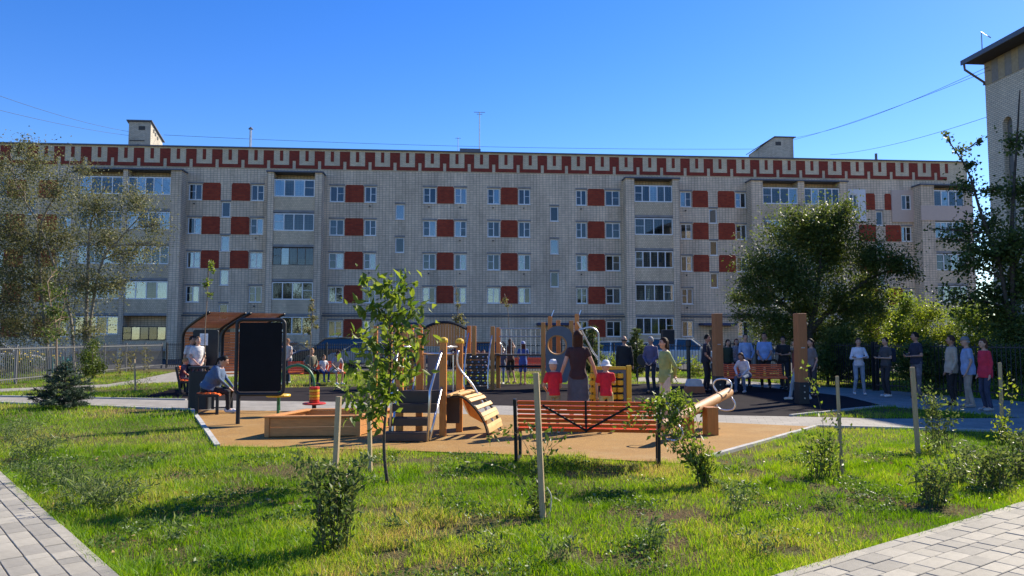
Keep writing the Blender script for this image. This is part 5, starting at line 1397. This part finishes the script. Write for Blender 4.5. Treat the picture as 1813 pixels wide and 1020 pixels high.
# ------------------------------------------------------------------ activity panel, seesaw, posts, others
YP = 13.5
t = thing('activity_panel', 'grey play panel with yellow posts and yellow spinning blocks behind the front bench', 'play panel', V(at(1080, 0, YP).x, YP, .016))
for px in (1050, 1113):
    a = at(px, 647, YP); wbuild(MB().box((a.x, a.y, a.z / 2), (.085, .085, a.z)), 'post', YEL, t, t, bev=.01)
a, b = at(1054, 655, YP), at(1109, 716, YP); wbuild(MB().bb(a.x, b.x, YP - .015, YP + .015, .12, a.z), 'panel', GREYP, t, t, bev=.006)
wbuild(MB().bb(a.x, b.x, YP - .03, YP + .03, a.z + .005, a.z + .06), 'top_rail', YEL, t, t, bev=.006)
a2, b2 = at(1060, 662, YP), at(1104, 722, YP)
wbuild(MB().bb(a2.x, b2.x, YP - .022, YP - .016, .2, a2.z - .02), 'dark_field', STEEL_D, t, t)
for px in (1047, 1066, 1084, 1096):
    for i in range(5):
        p = at(px + 2, 665 + i * 12.5, YP - .05); o = wbuild(MB().lathe([(.045, -.045), (.058, -.035), (.058, .035), (.045, .045)], 10, p), 'spinning_block', YEL, t, t)
        wbuild(MB().lathe([(.012, -.06), (.012, .06)], 6, p), 'axle', STEEL_D, o, t)
# seesaw
Lq, Rq = at(1168, 757, 11.3), at(1292, 694, 13.9); LOGW = mat('log_wood', (.46, .25, .11), .6, var=.25, scale=4, stretch=(9, 2, 9), bump=.2)
t = thing('seesaw', 'log seesaw with steel hoop handles right of the woman in green', 'seesaw', V(*(Lq.lerp(Rq, .55))[:2], .016))
wbuild(MB().tube([Lq, Lq.lerp(Rq, .02), Lq.lerp(Rq, .98), Rq], [.07, .088, .088, .07], 14), 'beam', LOGW, t, t, smooth=True)
dq = (Rq - Lq).normalized(); nq = V(-dq.y, dq.x, 0).normalized()
for f in (.1, .88):
    c = Lq.lerp(Rq, f)
    for s in (1, -1):
        c2 = c + dq * (.0 if s > 0 else .16)
        wbuild(MB().tube(catmull([c2 + nq * .10 + V(0, 0, .05 * s), c2 + nq * .17 + V(0, 0, .17 * s), c2 + nq * .13 + V(0, 0, .27 * s), c2 + V(0, 0, .30 * s), c2 - nq * .13 + V(0, 0, .27 * s), c2 - nq * .17 + V(0, 0, .17 * s), c2 - nq * .10 + V(0, 0, .05 * s)], 4), .017, 7), 'handle', STEEL_R, t, t, smooth=True)
sp_ = gp(1261, 773)
for k in (0, 1):
    c = sp_ + nq * (.42 * k) * (1 if nq.y > 0 else -1) + V(0, .1, 0); wbuild(MB().box((c.x, c.y, .245), (.2, .2, .47), rz=.2), 'support_post', WOODP, t, t, bev=.01)
wbuild(MB().tube([V(sp_.x, sp_.y + .1, .4), sp_ + nq * .42 * (1 if nq.y > 0 else -1) + V(0, .1, .4)], .03, 8), 'axle', STEEL_D, t, t)
# tall timber posts
TPOST = mat('tall_post_wood', (.40, .15, .05), .55, var=.2, scale=3, stretch=(9, 9, 1), bump=.12)
for px, pbase, lab in ((1272, 700, 'tall orange brown timber post with dark steel shoe, the left and farther one'), (1420, 716, 'tall orange brown timber post with dark steel shoe, the right and nearer one')):
    b = gp(px, pbase); t = thing('timber_post', lab, 'post', b + V(0, 0, .012), math.radians(8)); z1 = at(px, 556, b.y).z
    MB().box((0, 0, z1 / 2 + .26), (.24, .24, z1 - .52)).build('beam', TPOST, t, bev=.012)
    sh = MB().box((0, 0, .27), (.26, .26, .54)).build('steel_shoe', STEEL_K, t, bev=.01)
    for z in (.15, .3, .45): MB().tube([(0, -.135, z), (0, -.15, z)], .02, 8).build('bolt', MET, sh)
    MB().box((0, -.121, z1 * .62), (.1, .006, .025)).build('plate', MET, t)
# low trapezoid play block
b = gp(1232, 697); t = thing('play_block', 'low trapezoid play block with white top and orange base', 'play block', b + V(0, .2, .012))
def trap(z0, z1, w0, w1): return MB().add([(s * w, y, z) for z, w in ((z0, w0), (z1, w1)) for s, y in ((-1, -.2), (1, -.2), (1, .2), (-1, .2))], [(0, 3, 2, 1), (4, 5, 6, 7), (0, 1, 5, 4), (1, 2, 6, 5), (2, 3, 7, 6), (3, 0, 4, 7)])
trap(0, .2, .3, .24).build('base', mat('orange_block', (.42, .14, .05), .6), t); trap(.202, .4, .238, .17).build('top', mat('white_block', (.6, .58, .56), .6), t)
# bollard lamp and round stepper
b = gp(1220, 686); t = thing('bollard_lamp', 'slim black bollard lamp left of the man in navy', 'lamp', b + V(0, 0, .012)); zt = at(1220, 602, b.y).z
MB().tube([(0, 0, 0), (0, 0, zt - .25)], .06, 10).build('pole', STEEL_K, t); MB().lathe([(.07, zt - .25), (.09, zt - .22), (.09, zt - .05), (.07, zt)], 14).build('lamp_head', STEEL_K, t)
MB().lathe([(.1, .0), (.1, .03)], 14).build('base', STEEL_K, t)
b = gp(1138, 676); t = thing('fitness_stand', 'black round fitness pad on a hoop frame behind the activity panel', 'fitness device', b)
MB().tube(catmull([(-.2, 0, 0), (-.2, 0, .45), (-.12, 0, .55), (.12, 0, .55), (.2, 0, .45), (.2, 0, 0)], 4), .03, 8).build('hoop', STEEL_K, t); MB().tube([(0, -.05, .82), (0, .05, .82)], .22, 18).build('pad', STEEL_K, t); MB().tube([(0, 0, .54), (0, 0, .7)], .03, 8).build('stem', STEEL_K, t)
# loudspeaker on a stand
Ys = 27.0; c = at(1182, 597, Ys)
t = thing('speaker_stand', 'thin black tripod stand under the loudspeaker', 'stand', (c.x, c.y, 0))
zs0 = c.z - .25
MB().tube([(0, 0, .35), (0, 0, zs0)], .02, 8).build('pole', STEEL_K, t)
for k in range(3): MB().tube([(0, 0, .6), (.42 * math.cos(k * 2.09 + .4), .42 * math.sin(k * 2.09 + .4), .01)], .015, 6).build('leg', STEEL_K, t)
t = thing('loudspeaker', 'black box loudspeaker raised behind the woman in green', 'loudspeaker', (c.x, c.y, zs0))
MB().box((0, 0, .26), (.44, .36, .52)).build('cabinet', STEEL_K, t, bev=.02); MB().box((0, -.183, .26), (.38, .004, .46)).build('grille', mat('grille', (.03, .03, .03), .9), t)

# ------------------------------------------------------------------ planting stakes
STK = mat('stake_wood', (.44, .33, .19), .85, var=.28, scale=6, rnd=.1, stretch=(9, 9, 1), bump=.35)
for px, ptop, pbot, tx, w, lab in ((590, 702, 905, 600, .05, 'weathered split wooden stake inside the dark front shrub'), (656, 697, 838, 653, .048, 'wooden stake left of the sapling trunk'), (962, 660, 922, 949, .05, 'tall wooden stake in front of the orange slatted bench'), (1491, 666, 842, 1482, .035, 'slender round stake beside the light green shrub'), (1626, 650, 806, 1615, .06, 'thick wooden stake beside the bush with shiny leaves'), (1776, 642, 786, 1770, .045, 'wooden stake nearest the right picture edge'), (240, 636, 692, 238, .045, 'thin wooden stake on the far left lawn')):
    b = gp(px, pbot); tp = at(tx, ptop, b.y)
    t = thing('wooden_stake', lab, 'stake', b, group='planting stakes')
    if w == .035: MB().tube([V(0, 0, -.05), tp - b], w * .6, 9).build('pole', STK, t)
    else: MB().bar(V(0, 0, -.05), tp - b, w, w * .75, (0.3, 1, 0)).build('pole', STK, t, bev=.004)
    if ptop in (660, 702): MB().tube(catmull([V(.03, -.03, .3), V(.07, -.02, .22), V(.06, 0, .08), V(.02, 0, .02)], 4), .006, 5).build('tie_cord', mat('tie', (.5, .47, .4), .8), t)
# ------------------------------------------------------------------ people
SKIN = [mat('skin_light', (.50, .29, .20), .55, var=.08, scale=8), mat('skin_tan', (.38, .205, .135), .55, var=.08, scale=8)]
def cloth(col):
    return mat('cloth_%d_%d_%d' % tuple(int(c * 500) for c in col), col, .85, var=.28, scale=7, bump=.7, bscale=16)
def camo():
    if 'camo' in MATS: return MATS['camo']
    m = mat('camo', (.14, .13, .15), .85, var=.75, scale=9); return m
def hairm(col):
    return mat('hair_%d_%d_%d' % tuple(int(c * 900) for c in col), col, .65, var=.35, scale=30, stretch=(6, 6, 1), spec=.15)
POSES = {
    'stand': {}, 
    'behind': dict(el=((.235, -.10, 1.15), (-.235, -.10, 1.15)), wr=((.05, -.17, .97), (-.03, -.18, .96))),
    'crossed': dict(el=((.235, .08, 1.13), (-.235, .08, 1.13)), wr=((-.09, .20, 1.17), (.10, .185, 1.13))),
    'phone': dict(el=((.225, .03, 1.13), (-.225, .03, 1.13)), wr=((.07, .27, 1.16), (-.06, .25, 1.12))),
    'front': dict(el=((.22, .06, 1.13), (-.22, .06, 1.13)), wr=((.08, .22, .96), (-.08, .22, .95))),
    'lead': dict(el=((.25, -.01, 1.14), (-.25, -.01, 1.14)), wr=((.33, .06, .90), (-.33, .06, .90))),
    'reach': dict(el=((.22, .12, 1.20), (-.22, .10, 1.14)), wr=((.16, .36, 1.22), (-.2, .12, .92))),
    'up': dict(el=((.27, .12, 1.38), (-.25, .05, 1.16)), wr=((.22, .28, 1.58), (-.20, .2, 1.0))),
    'walk': dict(kn=((.10, .14, .51), (-.10, -.02, .50)), an=((.10, .20, .09), (-.10, -.26, .14))),
    'sit': dict(sit=True, lean=8, kn=((.13, .44, .47), (-.12, .45, .47)), an=((.13, .46, .08), (-.13, .38, .08)), el=((.23, .10, .80), (-.23, .10, .80)), wr=((.10, .33, .60), (-.09, .34, .58))),
    'sitlean': dict(sit=True, lean=26, kn=((.13, .44, .47), (-.12, .45, .47)), an=((.13, .46, .08), (-.13, .36, .08)), el=((.23, .27, .77), (-.23, .27, .77)), wr=((.09, .47, .58), (-.07, .48, .57))),
}
def remesh(o, v, it=3):
    m = o.modifiers.new('remesh', 'REMESH'); m.mode = 'VOXEL'; m.voxel_size = v; m.use_smooth_shade = True
    s = o.modifiers.new('smooth', 'SMOOTH'); s.factor = .5; s.iterations = it
def person(label, loc, rz, H=1.72, pose='stand', top=(.1, .1, .1), sleeve='short', bottom=(.03, .03, .05), kind='trousers', shoe=(.6, .6, .6), hair='short', hcol=(.03, .02, .015), fat=1.0, tan=0, child=False, turn=0, hat=None, vox=.015, bag=None, topm=None, botm=None, tl=.90, group='people at the playground', female=False):
    t = thing('person', label, 'person', loc, rz, group)
    s = H / 1.75; P = POSES[pose]; sit = P.get('sit')
    pr_ = random.Random(label); j = lambda a: pr_.uniform(-a, a); turn = turn + j(14)
    hs = 1.18 if child else 1.0
    sk = SKIN[tan]; v = vox
    dz = -.39 if sit else 0.0
    lean = math.radians(P.get('lean', 0) + (j(3.5) if not child else 1)); sway = j(.018) if not sit else 0; piv = V(0, 0, .93 + dz)
    Rl = Matrix.Rotation(-lean, 3, 'X')
    def T(p): return (piv + Rl @ (Vector(p) + V(0, 0, dz) - piv)) * s
    sw = .148 if female else .163
    sh = [T((q * sw, 0, 1.40)) for q in (1, -1)]
    el = [Vector(p) * s for p in P['el']] if 'el' in P else [T((q * (sw + .05), -.02, 1.13)) for q in (1, -1)]
    wr = [Vector(p) * s for p in P['wr']] if 'wr' in P else [T((q * (sw + .055), .05, .88)) for q in (1, -1)]
    for L_ in (el, wr):
        for i_ in (0, 1): L_[i_] = L_[i_] + V(j(.018), j(.03), j(.025)) * s
    hip = [Vector((q * .095, 0, .93 + dz)) * s for q in (1, -1)]
    kn = [Vector(p) * s for p in P.get('kn', ((.10, .015, .50), (-.10, .015, .50)))]
    an = [Vector(p) * s for p in P.get('an', ((.11, -.03, .085), (-.11, -.02, .085)))]
    if not sit:
        kn = [k_ + V(j(.025), abs(j(.05)), 0) * s for k_ in kn]; an = [a_ + V(j(.035), j(.07), 0) * s for a_ in an]
    hc = T((0, .02, 1.625 if not child else 1.60)); Rh = Matrix.Rotation(math.radians(turn), 3, 'Z') @ Rl
    def hp(x, y, z): return hc + (Rh @ Vector((x, y, z))) * s * hs
    f = fat; fb = 1 + (fat - 1) * 1.6
    def torso(g, k):
        R = [((0, 0, .84), .10, .08), ((0, 0, .88), .142, .108), ((0, 0, .95), .152, .115), ((0, .0, 1.08), .128 if not female else .114, .096), ((0, .005, 1.20), .135, .102), ((0, .005, 1.32), .143, .104), ((0, -.005, 1.40), sw * .98, .085), ((0, -.01, 1.455), .11, .07), ((0, -.005, 1.49), .058, .058)]
        return [(T(c), (rx * (fb if .9 < c[2] < 1.3 else f) + g) * s, (ry * (fb * 1.08 if .9 < c[2] < 1.3 else f) + g) * s, Rl) for c, rx, ry in R][k[0]:k[1]]
    # ---- body: one continuous skin
    b = MB(); b.loft(torso(-.012, (0, 9)), 16)
    b.cap(T((0, -.005, 1.44)), hp(0, -.01, -.06), .052 * s, .05 * s)
    b.ball(hc, (.074 * s * hs, .094 * s * hs, .112 * s * hs), 16, Rh); b.ball(hp(0, .03, -.065), (.05 * s * hs, .055 * s * hs, .05 * s * hs), 12, Rh)
    b.cap(hp(0, .088, .005), hp(0, .108, -.022), .011 * s, .015 * s, 8)
    for q in (-1, 1): b.ball(hp(q * .075, -.005, -.01), (.012 * s, .022 * s, .032 * s), 8, Rh)
    for i in (0, 1):
        q = 1 - 2 * i
        b.cap(sh[i], el[i], .046 * s * f, .036 * s); b.cap(el[i], wr[i], .036 * s, .024 * s)
        d = (wr[i] - el[i]).normalized(); side = d.cross(V(0, 0, 1) if abs(d.z) < .8 else V(0, 1, 0)).normalized(); nrm = side.cross(d)
        pc_ = wr[i] + d * .05 * s; b.cap(wr[i], pc_ + d * .035 * s, .024 * s, .03 * s)
        if v < .012:
            for k, (o_, l_) in enumerate(((-.03, .062), (-.01, .072), (.01, .068), (.028, .052))):
                a0 = pc_ + d * .04 * s + side * o_ * s; a1 = a0 + (d * .9 + nrm * .25).normalized() * l_ * .55 * s; b.cap(a0, a1, .0095 * s, .009 * s, 7); b.cap(a1, a1 + (d * .6 + nrm * .7).normalized() * l_ * .45 * s, .009 * s, .008 * s, 7)
            a0 = wr[i] + d * .035 * s - side * .026 * s; b.cap(a0, a0 + (d * .6 - side * .6 + nrm * .3) * .055 * s, .011 * s, .0095 * s, 7)
        else:
            b.cap(pc_ + d * .03 * s, pc_ + (d + nrm * .3) * .085 * s, .027 * s, .016 * s, 8); a0 = wr[i] + d * .04 * s; b.cap(a0, a0 + (d * .6 - side * .7) * .055 * s, .014 * s, .011 * s, 7)
        b.cap(hip[i], kn[i], .075 * s * f, .05 * s); b.cap(kn[i], an[i] + V(0, 0, .02) * s, .052 * s, .034 * s)
        b.cap(an[i], an[i] + V(0, .13, -.05) * s, .036 * s, .028 * s)
    o = b.build('body', sk, t); remesh(o, v * (1 if not child else .85), 3)
    for q in (-1, 1):
        MB().ball(hp(q * .03, .083, .012), (.011 * s, .008 * s, .007 * s), 8, Rh).build('eye', mat('eye_dark', (.02, .015, .012), .3), t)
        MB().cap(hp(q * .018, .091, .033), hp(q * .046, .08, .033), .0045 * s, .004 * s, 6).build('eyebrow', hairm(hcol), t)
    MB().cap(hp(-.02, .083, -.055), hp(.02, .083, -.055), .007 * s, .007 * s, 6).build('mouth', mat('lip', (.36, .13, .11), .5), t)
    # ---- top
    tm = topm or cloth(top)
    g = MB(); hem = 1 if tl >= .88 else 0
    hz_ = .89 if tl > .86 else .80
    rings = [(T((0, 0, hz_)), (.155 * f + .016) * s, (.118 * f + .016) * s, Rl)] + torso(.014, (2, 8)); g.loft(rings, 18)
    for i in (0, 1):
        end = {'short': .62, 'cap': .3, 'long': 1.0}[sleeve]
        g.cap(sh[i], sh[i].lerp(el[i], end), .056 * s * f, (.056 if sleeve != 'long' else .046) * s)
        if sleeve == 'long': g.cap(el[i], el[i].lerp(wr[i], .93), .046 * s, .035 * s)
    o = g.build('shirt' if sleeve != 'long' else 'jacket', tm, t); remesh(o, max(.012, v), 5)
    # ---- bottom
    bm_ = botm or cloth(bottom); g = MB()
    if kind == 'skirt':
        zl = .34
        g.loft([(T((0, 0, 1.03)), .135 * s * f, .105 * s * f), (T((0, 0, .93)), .175 * s * f, .13 * s * f), (V(0, .01, .7) * s, .185 * s, .15 * s), (V(0, .01, zl) * s, .20 * s, .17 * s)][::-1], 20)
    else:
        if sit: g.cap(hip[0], hip[1], .115 * s * f, .115 * s * f); g.loft(torso(.008, (0, 4)), 16)
        else: g.loft(torso(.008, (0, 4)), 16)
        e = .62 if kind == 'shorts' else None
        for i in (0, 1):
            if e: g.cap(hip[i], hip[i].lerp(kn[i], .85), .088 * s * f, .075 * s)
            else:
                w = 1.25 if kind == 'wide' else 1.0
                g.cap(hip[i], kn[i], .088 * s * f, .064 * s * w); g.cap(kn[i], an[i] + V(0, .0, .01) * s, .064 * s * w, .05 * s * w)
    o = g.build({'skirt': 'skirt', 'shorts': 'shorts'}.get(kind, 'trousers'), bm_, t); remesh(o, max(.012, v), 2)
    # ---- shoes
    sm = cloth(shoe)
    for i in (0, 1):
        a = an[i]; zg = a.z - .085 * s if not sit else 0
        g = MB(); g.cap(V(a.x, a.y - .03 * s, zg + .045 * s), V(a.x * 1.06, a.y + .15 * s, zg + .038 * s), .044 * s, .038 * s); g.ball(V(a.x, a.y, zg + .075 * s), (.043 * s, .055 * s, .045 * s), 10)
        g.v = [(x, y, max(z, zg + .002)) for x, y, z in g.v]
        o = g.build('shoe', sm, t); remesh(o, .011, 2)
    # ---- hair, hats
    hm = hairm(hcol); g = MB()
    if hair in ('short', 'bob', 'long', 'pony'):
        n = 18; vs = []; fs = []
        for iz in range(9):
            a = math.radians(90 - iz * 13.5)
            for k in range(n):
                th = 2 * math.pi * k / n; fr = math.sin(th)            # +1 = front
                lo = math.radians(32 if fr > .45 else (-8 if fr > -.2 else -38)); aa = max(a, lo)
                vs.append(hp(.083 * math.cos(aa) * math.cos(th), -.008 + .103 * math.cos(aa) * fr, .006 + .122 * math.sin(aa)))
        g.add(vs, [(i * n + k, (i + 1) * n + k, (i + 1) * n + (k + 1) % n, i * n + (k + 1) % n) for i in range(8) for k in range(n)])
        if hair == 'bob':
            for q in (-1, 1): g.cap(hp(q * .06, -.03, .03), hp(q * .068, -.03, -.09), .035 * s, .03 * s)
            g.cap(hp(0, -.06, .02), hp(0, -.06, -.09), .06 * s, .055 * s)
        if hair == 'long':
            for q in (-1, 0, 1): g.cap(hp(q * .045, -.06, .02), hp(q * .055, -.075, -.30), .045 * s, .032 * s)
        if hair == 'pony':
            g.cap(hp(0, -.09, .04), hp(0, -.13, -.02), .03 * s, .03 * s); g.cap(hp(0, -.13, -.02), hp(0, -.12, -.2), .03 * s, .014 * s)
        o = g.build('hair', hm, t, smooth=True)
        if hair != 'short': sd_m = o.modifiers.new('solid', 'SOLIDIFY'); sd_m.thickness = .012; remesh(o, .011, 4)
    elif hair == 'fringe':
        for q in (-1, 1): g.cap(hp(q * .068, -.03, .0), hp(q * .05, -.07, -.02), .022 * s, .026 * s)
        g.cap(hp(-.04, -.082, -.01), hp(.04, -.082, -.01), .026 * s, .026 * s); o = g.build('hair', hm, t, smooth=True)
    if hat:
        kd, hcol2 = hat; g = MB(); n = 18
        prof = [(0.0, .138), (.05, .130), (.078, .095), (.088, .05), (.089, .035)]
        vs = [hp(r * math.cos(2 * math.pi * k / n) * .97, -.004 + r * 1.16 * math.sin(2 * math.pi * k / n), z) for r, z in prof for k in range(n)]
        g.add(vs, [(i * n + k, (i + 1) * n + k, (i + 1) * n + (k + 1) % n, i * n + (k + 1) % n) for i in range(4) for k in range(n)])
        hc_ = g.build('cap', cloth(hcol2), t, smooth=True)
        g = MB()
        if kd == 'cap':
            vz = [hp(.07 * math.cos(a), .07 + .11 * math.sin(a), .034) for a in np.linspace(0, math.pi, 9)]; g.prism(vz, (Rh @ V(0, .0, .006)) * s)
        else:
            vs = [hp(r * math.cos(2 * math.pi * k / n), -.004 + r * 1.12 * math.sin(2 * math.pi * k / n), z) for r, z in ((.086, .04), (.125, .012), (.125, .006), (.086, .033)) for k in range(n)]
            g.add(vs, [(i * n + k, ((i + 1) % 4) * n + k, ((i + 1) % 4) * n + (k + 1) % n, i * n + (k + 1) % n) for i in range(4) for k in range(n)])
        g.build('brim', cloth(hcol2), hc_)
    if bag:
        o = MB().box(T((0, -.19, 1.22)), (.28 * s, .15 * s, .40 * s)).build('backpack', cloth(bag), t, bev=.05)
    if pose == 'phone':
        MB().box((wr[0] + wr[1]) / 2 + V(0, .06, .05) * s, (.07, .012, .14), R=Matrix.Rotation(-.5, 3, 'X')).build('phone', STEEL_K, t)
    return t
def on(px, Y, z=.012):
    p = at(px, 600, Y); return V(p.x, p.y, z)
R_ = math.radians
JE = (.075, .11, .17); BLK = (.012, .012, .014); WHT = (.66, .66, .66); NAV = (.02, .025, .045)
# centre
person('woman in a loose green blouse and cream trousers with hands behind her back', gp(1180, 746), R_(104), 1.655, 'behind', (.27, .32, .12), 'long', (.62, .51, .38), 'wide', WHT, 'bob', (.035, .018, .012), 1.06, turn=8, vox=.009, tl=.8, female=True)
person('woman with long brown hair in a dark maroon top and grey skirt, seen from behind', on(1023, 12.95, .016), R_(-3), 1.76, 'lead', (.045, .018, .02), 'cap', (.085, .09, .11), 'skirt', WHT, 'long', (.055, .022, .012), 1.0, vox=.009, female=True)
person('child in a red shirt and white peaked cap left of the woman in maroon', on(980, 12.75, .016), R_(18), 1.25, 'front', (.60, .015, .03), 'short', (.30, .27, .16), 'shorts', WHT, None, (.1, .06, .03), .98, child=True, turn=-40, hat=('cap', WHT), vox=.009)
person('child in a red shirt and white sun hat right of the woman in maroon', on(1072, 12.75, .016), R_(-6), 1.24, 'reach', (.60, .015, .03), 'short', (.42, .36, .16), 'shorts', WHT, None, (.1, .06, .03), .98, child=True, hat=('sun', WHT), vox=.009)
person('balding man all in black seen from behind beyond the yellow panel', on(1105, 20.5), R_(-5), 1.70, 'stand', BLK, 'long', BLK, 'trousers', BLK, 'fringe', (.08, .06, .05), 1.12, tan=1)
person('grey haired man in a purple shirt beside the woman in green', on(1152, 22), R_(150), 1.68, 'front', (.13, .10, .17), 'long', NAV, 'trousers', BLK, 'short', (.32, .31, .3), 1.05, turn=-20)
person('man in dark navy shirt standing left of the far timber post', on(1249, 22.6), R_(-120), 1.75, 'front', (.016, .02, .035), 'short', (.02, .02, .025), 'trousers', BLK, 'short', (.02, .015, .01), 1.05, tan=1)
person('person in dark green clothes half hidden behind the far timber post', on(1287, 25), R_(200), 1.60, 'stand', (.03, .045, .025), 'long', (.03, .03, .03), 'trousers', BLK, 'short', (.03, .02, .015))
person('red haired woman in a patterned top behind the shaded bench', on(1303, 25.5), R_(190), 1.62, 'stand', (.30, .24, .24), 'long', NAV, 'trousers', BLK, 'bob', (.12, .03, .02), topm=mat('patterned_top', (.30, .25, .26), .85, var=.8, scale=25), female=True)
person('man in a pale blue long sleeved shirt behind the seated woman in white', on(1320, 24.6), R_(185), 1.78, 'front', (.30, .40, .58), 'long', NAV, 'trousers', BLK, 'short', (.05, .035, .025), 1.05)
person('woman in a white shirt sitting bent forward on the shaded bench', on(1320, 22.2, 0) + V(0, .1, .03), R_(140), 1.62, 'sitlean', (.62, .63, .66), 'long', (.10, .15, .24), 'trousers', (.4, .38, .36), 'bob', (.10, .055, .03), 1.05, female=True)
person('stout man in a light blue polo shirt behind the shaded bench', on(1353, 24.0), R_(160), 1.81, 'front', (.20, .31, .55), 'short', BLK, 'trousers', BLK, 'short', (.02, .015, .012), 1.2, tan=1, turn=-20)
person('man in black looking at a phone between the timber posts', on(1386, 24.0), R_(150), 1.70, 'phone', BLK, 'short', (.02, .022, .03), 'trousers', BLK, 'short', (.02, .015, .012), 1.05, tan=1)
person('young woman in rust top and light jeans partly behind the near timber post', on(1410, 19.4), R_(60), 1.60, 'walk', (.20, .05, .035), 'short', (.28, .36, .44), 'trousers', (.6, .57, .5), 'long', (.04, .02, .015), female=True)
person('woman in grey seen just right of the near timber post', on(1437, 20.6), R_(100), 1.62, 'stand', (.16, .15, .15), 'short', (.04, .04, .05), 'trousers', BLK, 'long', (.03, .02, .015), female=True)
person('woman in a white sweater and pale jeans with folded arms', on(1519, 21.5), R_(165), 1.64, 'crossed', (.64, .64, .70), 'long', (.24, .30, .38), 'trousers', WHT, 'pony', (.06, .035, .02), .98, vox=.012, female=True)
person('man with a navy backpack and white trainers in the right queue', on(1567, 20.7), R_(105), 1.66, 'phone', (.06, .06, .065), 'short', (.03, .03, .035), 'trousers', WHT, 'short', (.02, .015, .012), 1.0, bag=(.02, .025, .05))
person('dark haired man in a navy shirt and camouflage trousers', on(1621, 20.1), R_(95), 1.80, 'phone', (.022, .024, .045), 'short', (.1, .1, .1), 'trousers', BLK, 'short', (.012, .01, .01), 1.05, tan=1, botm=camo())
person('man in a beige jacket and black trousers in the right queue', on(1682, 18.1), R_(82), 1.70, 'stand', (.42, .36, .28), 'long', BLK, 'trousers', BLK, 'short', (.06, .03, .02), 1.08, tan=1, vox=.012, tl=.8)
person('man in a light blue shirt and flat grey cap in the right queue', on(1712, 17.6), R_(70), 1.66, 'stand', (.26, .35, .55), 'short', (.33, .28, .23), 'trousers', (.3, .28, .26), 'fringe', (.25, .24, .23), 1.15, hat=('cap', (.16, .16, .16)), vox=.012, tl=.8)
person('woman in a bright red hooded top and jeans at the end of the queue', on(1742, 16.7), R_(92), 1.62, 'stand', (.55, .025, .06), 'long', (.03, .04, .08), 'trousers', (.4, .38, .36), 'bob', (.07, .035, .02), 1.08, vox=.012, tl=.8, female=True)
# left
bq = V(pb.x - .1, pb.y + .55, 0)
person('stout woman in a blue denim jacket sitting on the short backless bench', bq + V(-.06, -.2, .02), R_(-86), 1.68, 'sitlean', (.065, .11, .20), 'long', (.014, .014, .018), 'trousers', WHT, 'pony', (.02, .014, .012), 1.5, vox=.009, turn=0, female=True)
bq2 = V(pc.x, pc.y + .3, 0)
person('fair haired child sitting at the near end of the far left bench', bq2 + V(-.08, -.45, .10), R_(-70), 1.28, 'sit', (.05, .05, .09), 'short', (.1, .1, .12), 'trousers', WHT, 'short', (.32, .19, .08), child=True)
person('dark haired woman in a pale top sitting on the far left bench', bq2 + V(.03, .0, .02), R_(-75), 1.52, 'sitlean', (.40, .30, .30), 'short', (.05, .06, .1), 'trousers', WHT, 'bob', (.02, .014, .012), female=True)
person('girl in pink sitting at the far end of the left bench', bq2 + V(.12, .5, .08), R_(-70), 1.4, 'sit', (.45, .22, .24), 'short', (.1, .1, .12), 'trousers', WHT, 'pony', (.10, .05, .02), child=True)
person('woman in a white shirt standing beside the notice panel', on(350, 21.5), R_(-140), 1.68, 'front', (.62, .60, .58), 'short', (.05, .05, .07), 'trousers', WHT, 'bob', (.16, .09, .05), 1.12, female=True)
person('dark haired man standing behind the woman in the white shirt', on(339, 21.9), R_(-120), 1.70, 'stand', (.55, .54, .53), 'short', NAV, 'trousers', BLK, 'short', (.02, .015, .012), 1.05, tan=1)
person('person in a light vest with raised arm behind the black board', on(511, 27), R_(150), 1.63, 'up', (.5, .48, .46), 'cap', JE, 'trousers', WHT, 'short', (.2, .1, .05))
bq4 = V(pd.x, pd.y + .2, 0)
person('older woman in khaki sitting at the left of the middle bench', bq4 + V(-.25, 0, .02), R_(-140), 1.66, 'sit', (.16, .15, .10), 'long', (.02, .02, .02), 'trousers', (.3, .25, .2), 'short', (.30, .16, .07), 1.15, female=True)
person('small boy between two women on the middle bench', bq4 + V(.2, 0, .10), R_(-140), 1.25, 'sit', (.6, .6, .6), 'short', (.03, .06, .20), 'trousers', (.3, .3, .3), 'short', (.12, .06, .03), child=True)
person('woman in a grey dress sitting at the right of the middle bench', bq4 + V(.62, 0, .02), R_(-140), 1.62, 'sitlean', (.30, .30, .34), 'short', (.36, .36, .40), 'shorts', WHT, 'bob', (.04, .02, .015), female=True)
person('woman in black shorts with bent arms beyond the railed walkway', on(904, 27), R_(30), 1.62, 'up', (.10, .05, .035), 'cap', (.02, .02, .02), 'shorts', (.5, .3, .25), 'long', (.12, .06, .03), female=True)
person('girl in a blue dress and cap beyond the railed walkway', on(926, 26), R_(10), 1.52, 'front', (.05, .12, .38), 'short', (.05, .12, .38), 'shorts', (.5, .3, .25), 'long', (.10, .05, .03), child=True, hat=('cap', (.25, .32, .5)), tl=.8)
person('boy in jeans standing below the railed walkway', on(889, 26.5), R_(160), 1.35, 'stand', (.10, .12, .16), 'short', (.14, .22, .34), 'trousers', WHT, 'short', (.06, .035, .02), child=True)
person('child looking over the climbing wall deck, left of two', on(846, 25.2), R_(180), 1.22, 'stand', (.3, .28, .26), 'short', JE, 'trousers', WHT, 'short', (.14, .07, .03), child=True)
person('child looking over the climbing wall deck, right of two', on(856, 25.4), R_(185), 1.24, 'up', (.2, .22, .3), 'short', JE, 'trousers', WHT, 'short', (.05, .03, .02), child=True)
